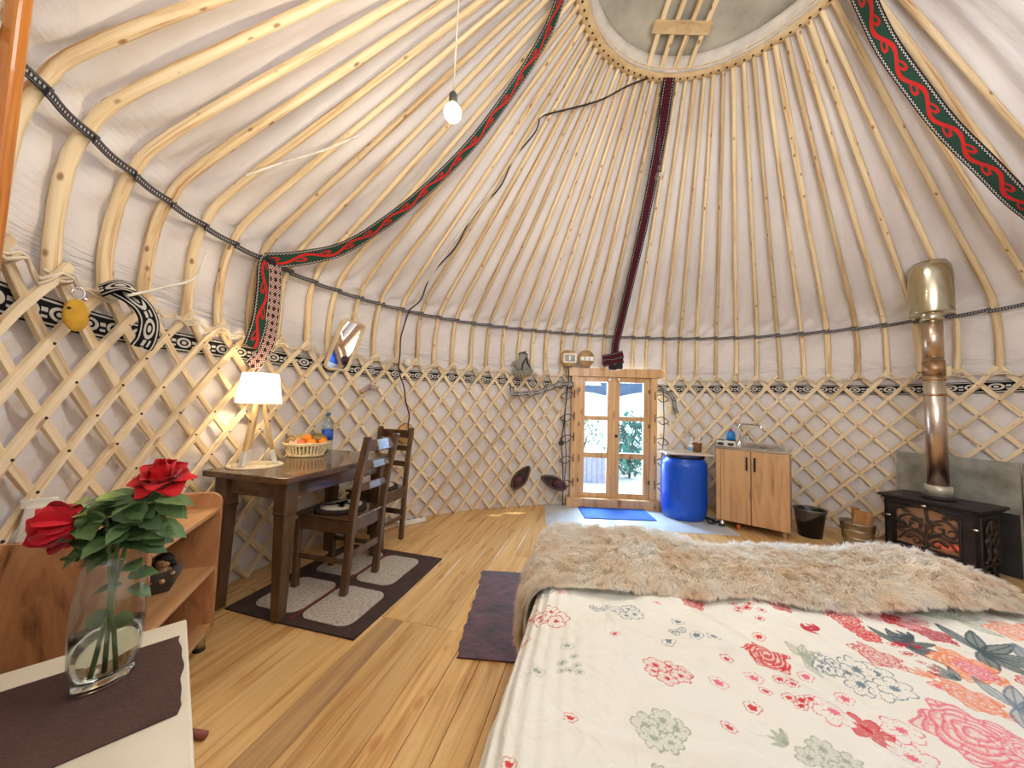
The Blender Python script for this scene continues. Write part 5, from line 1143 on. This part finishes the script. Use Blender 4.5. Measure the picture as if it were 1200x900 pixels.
# ------------------------------------------------------------------ hanging bands, cords and bulbs
def band(name, pts, w, mat, lab, sides=None, cat='band', t=.004, grp=None, obj_only=False, parent=None):
    p = spline(pts, 6); sd = []
    for i, q in enumerate(p):
        tg = (p[min(i+1, len(p)-1)]-p[max(i-1, 0)]).normalized()
        inward = (Vector((CX, CY, 1.6))-q).normalized() if sides is None else Vector(sides)
        sd.append(tg.cross(inward))
    b = B(); b.ribbon(p, sd, w, t); o = b.obj(name, mat, parent)
    if not obj_only: tag(o, lab, cat, grp)
    return o
wg, wma, wdt = weave('green_red_weave', pat_green), weave('maroon_weave', pat_maroon), weave('red_dot_weave', pat_dots)
g1 = thing('woven_band', 'green and red woven band sagging from the left wall strap up to the crown ring', 'band', (0, 0, 0))
band('festoon', [(-1.694, 2.315, 2.155), (-1.552, 2.436, 2.229), (-1.304, 2.536, 2.352), (-.991, 2.522, 2.551), (-.673, 2.475, 2.795), (-.362, 2.407, 3.081), (-.123, 2.325, 3.351), (.047, 2.272, 3.588), (.182, 2.206, 3.799), (.254, 2.141, 3.98), (.33, 2.07, 4.12)], .104, wg, '', None, obj_only=True, parent=g1)
IN = (.93, -.30, .15)
band('green_tail', [(-1.684, 2.32, 2.16), (-1.67, 2.28, 2.089), (-1.68, 2.295, 1.92), (-1.685, 2.29, 1.744), (-1.685, 2.255, 1.62), (-1.68, 2.225, 1.55)], .105, wg, '', IN, obj_only=True, parent=g1)
band('dotted_tail', [(-1.665, 2.345, 2.15), (-1.648, 2.345, 2.09), (-1.655, 2.365, 1.938), (-1.66, 2.365, 1.732), (-1.66, 2.34, 1.60), (-1.665, 2.285, 1.49), (-1.67, 2.22, 1.42)], .098, wdt, '', IN, obj_only=True, parent=g1)
b = B(); b.sphere((-1.675, 2.33, 2.155), .034, 12, 8, (1, 1.2, .6)); b.obj('band_knot', gm, g1)
band('woven_band', [(2.10, 2.09, 4.12), (2.118, 2.085, 4.078), (2.21, 2.099, 3.892), (2.343, 2.104, 3.608), (2.529, 2.107, 3.328), (2.697, 2.097, 3.068), (2.913, 2.087, 2.816), (3.195, 2.124, 2.599), (3.563, 2.191, 2.451), (3.938, 2.253, 2.348)], .115, wg, 'green and red woven band sagging at the upper right from ring to wall')
g3 = thing('maroon_band', 'dark maroon woven band running straight down from the crown ring to the door head', 'band', (0, 0, 0))
band('strip', [(1.285, 2.845, 4.20), (1.282, 2.872, 4.10), (1.295, 2.97, 3.97), (1.312, 3.075, 3.835), (1.333, 3.318, 3.55), (1.350, 3.652, 3.158), (1.352, 4.018, 2.726), (1.343, 4.28, 2.37), (1.337, 4.40, 2.203), (1.315, 4.44, 2.05), (1.305, 4.445, 1.85)], .098, wma, '', None, obj_only=True, parent=g3)
for k, (z, sl) in enumerate(((1.885, .05), (1.825, .04))): b = B(); b.ribbon([(1.145, 4.425, z-sl/2), (1.24, 4.405, z-.01), (1.40, 4.40, z+sl/2+.01)], [(0, 0, 1)]*3, .095, .018); b.obj('wrap', wma, g3)
b = B(); b.box((1.275, 4.41, 1.755), (.10, .05, .07)); b.box((1.36, 4.40, 1.775), (.07, .04, .09)); b.obj('dark_lashing', plain('black_lashing', S(38, 34, 40), .9), g3, .01)
# lashings either side of the door
ws = bpy.data.materials['scroll_strap_weave']
band('door_strap', [(.0, 4.175, 1.455), (.02, 4.185, 1.37), (.16, 4.235, 1.375), (.33, 4.29, 1.40), (.48, 4.33, 1.47), (.62, 4.37, 1.515), (.78, 4.40, 1.515)], .06, ws, 'black and white strap end lashed to the lattice left of the door', (0, -1, 0), 'strap', .006)
band('door_strap', [(1.88, 4.40, 1.50), (1.94, 4.44, 1.47), (2.02, 4.46, 1.44), (2.08, 4.47, 1.36), (2.10, 4.475, 1.25), (2.13, 4.475, 1.19)], .05, ws, 'black and white strap end hanging from the lattice right of the door', (-.15, -1, 0), 'strap', .006)
t = thing('tied_strap', 'knotted black and white scroll strap hanging at the upper left lattice', 'strap', (-1.60, 1.40, 1.60))
band('strap_tail', [(-.005, -.02, .05), (.02, .01, .03), (.035, .05, -.005), (.03, .085, -.06), (.01, .10, -.13), (-.01, .10, -.17)], .07, ws, '', (.9, -.3, .3), obj_only=True, parent=t, t=.008)
band('strap_loop', [(-.03, -.05, .03), (.02, -.03, .06), (.035, .01, .055), (.01, .05, .03)], .06, ws, '', (.7, -.3, .6), obj_only=True, parent=t, t=.008)
# cords
dk, wc = plain('dark_cable', S(46, 34, 34), .6), plain('white_wire', S(224, 214, 196), .6)
C1 = [(1.106, 2.878, 4.12), (.917, 2.868, 4.03), (.663, 2.881, 3.895), (.237, 2.805, 3.70)]
C2 = [(.237, 2.805, 3.70), (.147, 2.839, 3.637), (-.063, 3.004, 3.368), (-.373, 3.179, 3.022), (-.715, 3.373, 2.641), (-.999, 3.551, 2.282), (-1.10, 3.50, 2.067), (-1.13, 3.475, 1.839), (-1.125, 3.445, 1.576), (-1.075, 3.50, 1.324), (-1.035, 3.54, 1.10), (-1.03, 3.545, .95)]
q = thing('roof_cable', 'dark power cable from the crown ring winding down a pole to the left wall socket', 'cable', (0, 0, 0))
b = B(); b.tube(spline(C1, 6), .0075, 6); b.obj('free_run', dk, q)
pts = spline(C2, 12); pw_ = []
for i, p in enumerate(pts):
    k = i/len(pts); rr = .024 if .02 < k < .5 else .006; A = i*.42; pw_.append(p+Vector((rr*cos(A), rr*sin(A)*.6, rr*sin(A)*.6)))
b = B(); b.tube(pw_, .0068, 6); b.obj('wound_run', dk, q)
b = B(); b.tube([p+Vector((-.02, -.012, .004)) for p in pts[:62]], .010, 6); b.obj('white_run', wc, q)
for k, (pp_, lab) in enumerate(((( (-1.40, 1.72, 2.36), (-1.30, 1.82, 2.50), (-1.12, 1.88, 2.62), (-.96, 1.98, 2.80)), 'thin white cord lying along the roof poles at the upper left'), (((-1.545, 1.37, 1.62), (-1.53, 1.50, 1.70), (-1.50, 1.60, 1.78), (-1.47, 1.62, 1.92)), 'thin white cord curling up beside a bent pole at the far left'))):
    b = B(); b.tube(spline(pp_, 8), .006, 6); tag(b.obj('thin_cord', wc), lab, 'cord')
b = B(); b.tube(spline([(.70, 4.39, 1.78), (.715, 4.39, 1.62), (.70, 4.385, 1.45), (.66, 4.37, 1.0), (.64, 4.365, .75), (.665, 4.37, .45), (.67, 4.375, .02)], 6), .007, 6); b.sphere((.63, 4.345, .78), .028, 8, 6, (1.2, .8, 1)); tag(b.obj('wall_cable', plain('black_cable', S(48, 44, 46), .6)), 'black cable with a knot hanging down beside the left door jamb', 'cable')
nf_ = plain('dark_tie_cord', S(70, 60, 58), .8)
for side, lab in ((0, 'dark tie cord lacing the lattice to the left door jamb'), (1, 'dark tie cord lacing the lattice to the right door jamb')):
    b = B(); x0 = .752 if side == 0 else 1.845; dx = -1 if side == 0 else 1
    for z in (.30, .60, .86, 1.12, 1.40):
        b.tube(spline([(x0+.03*-dx, 4.39, z), (x0+dx*.05, 4.375, z+.02), (x0+dx*.13, 4.38, z-.04), (x0+dx*.05, 4.385, z-.07), (x0, 4.39, z-.03)], 4), .0055, 5); b.tube([(x0+dx*-.04, 4.385, z-.05), (x0+dx*-.04, 4.385, z+.05)], .007, 5)
    b.tube(spline([(x0+dx*.06, 4.385, 1.5), (x0+dx*.075, 4.385, 1.0), (x0+dx*.05, 4.385, .6), (x0+dx*.07, 4.385, .25)], 5), .006, 5); tag(b.obj('tie_cord', nf_), lab, 'cord')
# pendant bulbs
def bulb(loc, topz, r, lab, lit):
    t = thing('pendant_bulb', lab, 'light bulb', loc); h = topz-loc[2]
    b = B(); b.tube([(0, 0, r*1.5+.05), (.004, 0, h*.5), (.012, 0, h)], .0035, 6); b.obj('cord', plain('pendant_cord', S(206, 192, 168), .7) if lit else dk, t)
    b = B(); b.lathe([(.0001, r*1.05), (.016, r*1.05), (.018, r*1.2), (.018, r*1.2+.035), (.008, r*1.2+.05), (.0001, r*1.2+.05)], 16); b.obj('socket', plain('bulb_socket', S(60, 58, 46), .5), t)
    prof = [(max(.0001, r*sin(pi*k/12)), -r*cos(pi*k/12)) for k in range(9)]+[(r*.55, r*.85), (r*.42, r*1.1), (.0001, r*1.1)]
    b = B(); b.lathe(prof, 20); b.obj('glass_bulb', emit('bulb_glow', (1, .90, .70, 1), 26) if lit else glassmat('clear_bulb_glass', (.95, .92, .86, 1), .6), t)
    if not lit: b = B(); b.tube([(-.012, 0, r*.9), (-.014, 0, r*.2), (0, .006, r*.35), (.014, 0, r*.2), (.012, 0, r*.9)], .0015, 5); b.obj('filament', plain('filament_wire', S(160, 130, 90), .4, .8), t)
    return t
t = bulb((-.287, 1.40, 2.455), 3.42, .036, 'lit pendant bulb hanging on a thin cord from the roof', True)
l = light('pendant_light', 'POINT', (0, 0, 0), 26, (1, .86, .62), .045); l.parent = t; l.location = (0, 0, -.045)
bulb((1.215, 2.90, 3.25), 4.13, .036, 'unlit clear bulb hanging beside the maroon band', False)

# ------------------------------------------------------------------ things on the lattice wall
def wallpt(a, z, off): return P3(D(a), RW(D(a))-off, z)
def facing(a): return D(a)+pi/2            # local -y points to the room's middle
# local frame on the wall: x along the wall to the right, y outwards through the wall
mi = thing('wall_mirror', 'tilted wall mirror with pale wooden frame hanging on the lattice', 'mirror', wallpt(159.2, 1.70, .13), D(159.2)-pi/2)
R3 = RX(.42) @ RY(-.0)
fr_ = wood('mirror_frame_wood', S(240, 222, 190), S(230, 208, 170), S(206, 178, 138), 'Object', (4, 4, 4), .5)
def rot_prism(b, outl, d0, d1): b.prism(outl, d0, d1, R3.to_4x4() @ Matrix(((1, 0, 0, 0), (0, 0, 1, 0), (0, 1, 0, 0), (0, 0, 0, 1))))
b = B(); oo, ii = rrect(.25, .46, .045, 5), rrect(.22, .43, .032, 5); n = len(oo); V = []
for y in (-.02, .012):
    for o_ in (oo, ii): V += [R3 @ Vector((x, y, z)) for x, z in o_]
F = []
for k in range(n): k2 = (k+1) % n; F += [(k, k2, n+k2, n+k), (2*n+k, 3*n+k, 3*n+k2, 2*n+k2), (k, 2*n+k, 2*n+k2, k2), (n+k, n+k2, 3*n+k2, 3*n+k)]
b.add(V, F); b.obj('mirror_frame', fr_, mi)
b = B(); rot_prism(b, ii, -.006, .004); b.obj('mirror_glass', plain('mirror_silver', (.9, .9, .92, 1), .02, 1, 0), mi)
b = B(); b.tube([R3 @ Vector((-.08, .0, .21)), R3 @ Vector((0, .04, .30)), R3 @ Vector((.08, .0, .21))], .004, 6); b.obj('hanger', wc, mi)
fe = thing('felt_ornament', 'oval mustard felt ornament hanging at the upper left lattice', 'ornament', P3(D(-165.6), RW(D(-165.6))-.09, 1.505), D(-165.6)-pi/2)
b = B(); b.sphere((0, 0, 0), .052, 18, 12, (.9, .32, 1.12)); b.obj('felt_body', plain('mustard_felt', S(202, 154, 46), .95, 0, .12, 18, .4, 80), fe); b = B(); b.tube(spline([(.0, 0, .055), (.012, -.01, .08), (0, 0, .105), (-.012, .01, .08), (0, 0, .055)], 5), .003, 6); b.sphere((.01, -.012, .063), .008, 8, 5); b.obj('ring_loop', chrome, fe)
b = B()
for x, z in ((.033, .004), (-.040, .018)): b.sphere((x, -.010, z), .005, 6, 4)
b.obj('dark_bead', knobm, fe)
kn = B(); kn.lathe([(.0001, -.012), (.036, -.012), (.04, -.004), (.04, .012), (.0001, .012)], 24, wallpt(145.2, 1.636, .055), 1, 1, RZ(D(145.2)) @ RY(pi/2)); tag(kn.obj('wall_button', plain('white_knob', S(228, 222, 208), .5)), 'round white plastic button on the lattice above the far chair', 'button')
dw = wood('disc_wood', S(216, 180, 124), S(198, 156, 98), S(160, 116, 66), 'Object', (8, 8, 8), .5)
wp, gp = plain('switch_white', S(232, 228, 218), .4), plain('switch_grey', S(150, 148, 140), .5)
def disc(nm, lab, p, a, kind):
    t = thing(nm, lab, 'switch' if kind else 'socket', p, a)
    ry = RX(pi/2)
    b = B(); b.lathe([(.0001, -.012), (.098, -.012), (.102, -.006), (.102, .006), (.098, .012), (.0001, .012)], 36, (0, 0, 0), 1, 1, ry); b.obj('wood_disc', dw, t); b = B(); b.lathe([(.098, -.004), (.1045, -.004), (.1045, .010), (.098, .010)], 36, (0, 0, 0), 1, 1, ry, True); b.obj('disc_rim', plain('disc_rim_dark', S(110, 76, 44), .6), t); return t
t = disc('wall_switch', 'white framed control on round wooden disc left of the door head', (.70, 4.39, 1.845), -.03, 1)
b = B(); b.box((.02, -.022, .0), (.165, .022, .12)); b.obj('switch_frame', wp, t, .004); b = B(); b.box((.02, -.035, 0), (.128, .006, .082)); b.obj('switch_face', gp, t, .002); b = B(); b.box((.02, -.040, 0), (.022, .006, .06)); b.obj('rocker', wp, t, .002)
t = disc('wall_switch', 'white triple switch on round wooden disc nearest the door head', (.925, 4.385, 1.85), -.02, 1)
for k in (-1, 0, 1): b = B(); b.box((.01+.056*k, -.022, -.005), (.052, .022, .055)); b.obj('rocker', wp, t, .004)
t = disc('wall_socket', 'white double socket on round wooden disc behind the far chair', wallpt(145.0, .905, .06), D(145.0)-pi/2, 0)
for k in (-.5, .5): b = B(); b.box((.07*k, -.02, 0), (.066, .022, .075)); s_ = b.obj('socket_box', wp, t, .004); b = B(); b.lathe([(.0001, -.0325), (.02, -.0325), (.022, -.031)], 16, (.07*k, 0, 0), 1, 1, Matrix(((1, 0, 0), (0, 0, 1), (0, 1, 0)))); b.obj('socket_hole', gp, s_)
# gloves tucked in the lattice
gv, gb = plain('grey_glove_knit', S(150, 146, 134), .9, 0, .15, 40, .5, 160), plain('glove_black', S(40, 38, 40), .9)
def glove(lab, p, tilt):
    t = thing('work_glove', lab, 'glove', p, -.12, 'work gloves'); t.scale = (1.35, 1.2, 1.3); R = RY(tilt)
    def q(x, y, z): return R @ Vector((x, y, z))
    b = B(); b.tube([q(0, 0, .13), q(0, 0, .08), q(.0, -.005, .02), q(0, 0, -.03)], [.036, .034, .046, .042], 12, True, .45)
    for k, (x, L) in enumerate(((-.032, .06), (-.011, .075), (.011, .07), (.031, .055))): b.tube([q(x, 0, -.02), q(x*1.05, -.006, -.02-L*.6), q(x*1.0, .004, -.02-L)], [.0125, .012, .009], 8)
    b.tube([q(-.035, 0, .045), q(-.062, -.008, .02), q(-.07, -.006, -.01)], [.014, .013, .010], 8); b.obj('knit', gv, t); b = B(); b.tube([q(0, 0, .13), q(0, 0, .138)], [.0385, .0385], 12, True, .5); b.obj('cuff_edge', gb, t)
    b = B(); b.tube([q(.03, -.022, .09), q(.02, -.026, .03), q(.03, -.02, -.02)], [.006, .008, .005], 6); b.obj('dark_stripe', gb, t)
glove('grey work glove tucked in the lattice, the left of the pair', (.085, 4.185, 1.69), .28); glove('grey work glove tucked in the lattice, the right of the pair', (.165, 4.175, 1.70), -.30)
# slippers hung by the door
lt, lt2 = plain('brown_leather', S(82, 62, 54), .6, 0, .25, 18), plain('maroon_leather', S(74, 34, 38), .6, 0, .2, 18)
def slipper(lab, p, rot):
    t = thing('leather_slipper', lab, 'slipper', p, -.1, 'leather slippers'); R = RY(rot); t.scale = (1.15, 1.1, 1.15)
    F4 = R.to_4x4() @ Matrix(((1, 0, 0, 0), (0, 0, 1, 0), (0, 1, 0, 0), (0, 0, 0, 1)))
    ol = [((.13+.004*cos(2*A))*cos(A), (.052+.012*cos(A)-.006*cos(2*A))*sin(A)) for A in [2*pi*k/28 for k in range(28)]]
    b = B(); b.prism(ol, -.006, .012, F4); b.obj('sole', plain('slipper_insole', S(58, 44, 40), .7), t, .003)
    b = B(); b.tube([R @ Vector((x, -.018-.010*(1 if x > .02 else .3), z)) for x, z in ol+ol[:1]], .014, 7, False); b.obj('side_wall', lt, t)
    b = B(); b.sphere(R @ Vector((.055, -.012, 0)), .062, 16, 9, (1.12, .72, .86), R); b.obj('toe_upper', lt2, t)
slipper('brown leather slipper pointing up, hung on the lattice, farther from the door', (.145, 4.19, .385), 2.2)
slipper('brown leather slipper lying tilted, hung on the lattice beside the door', (.545, 4.30, .315), .35)
cl_ = B(); n = 8; V = []; F = []
for i in range(n+1):
    for j in range(4): V.append((-.11+.22*i/n, .012*sin(i*1.2+j), .03-.05*j/3*sin(pi*(i+.6)/(n+1.2))-.012*abs(i-4)))
for i in range(n):
    for j in range(3): F.append((i*4+j, i*4+j+1, i*4+j+5, i*4+j+4))
cl_.add(V, F, None, True); o = cl_.obj('mauve_cloth', plain('mauve_cloth_dye', S(170, 146, 142), .9)); o.location = wallpt(153.3, 1.36, .085); o.rotation_euler = (0, -.25, D(153.3)-pi/2); so_ = o.modifiers.new('thickness', 'SOLIDIFY'); so_.thickness = .006; tag(o, 'small mauve cloth tucked in the lattice under the mirror', 'cloth')
pst = thing('power_strip', 'white power strip on the floor at the wall behind the far chair', 'power strip', (-.97, 3.60, 0), .72)
b = B(); b.box((0, 0, .028), (.30, .055, .05)); b.obj('strip_case', wp, pst, .008, 2)
for k in range(4): b = B(); b.lathe([(.0001, .0531), (.018, .0531), (.02, .0535), (.02, .055), (.022, .055)], 14, (-.10+.066*k, 0, 0)); b.obj('outlet', gp, pst)
b = B(); b.tube(spline([(-1.07, 3.50, .03), (-1.16, 3.42, .012), (-1.20, 3.36, .03), (-1.16, 3.32, .012), (-1.26, 3.36, .012), (-1.34, 3.38, .05)], 6), .006, 6); tag(b.obj('strip_cable', wc), 'pale cable curling on the floor beside the power strip', 'cable')
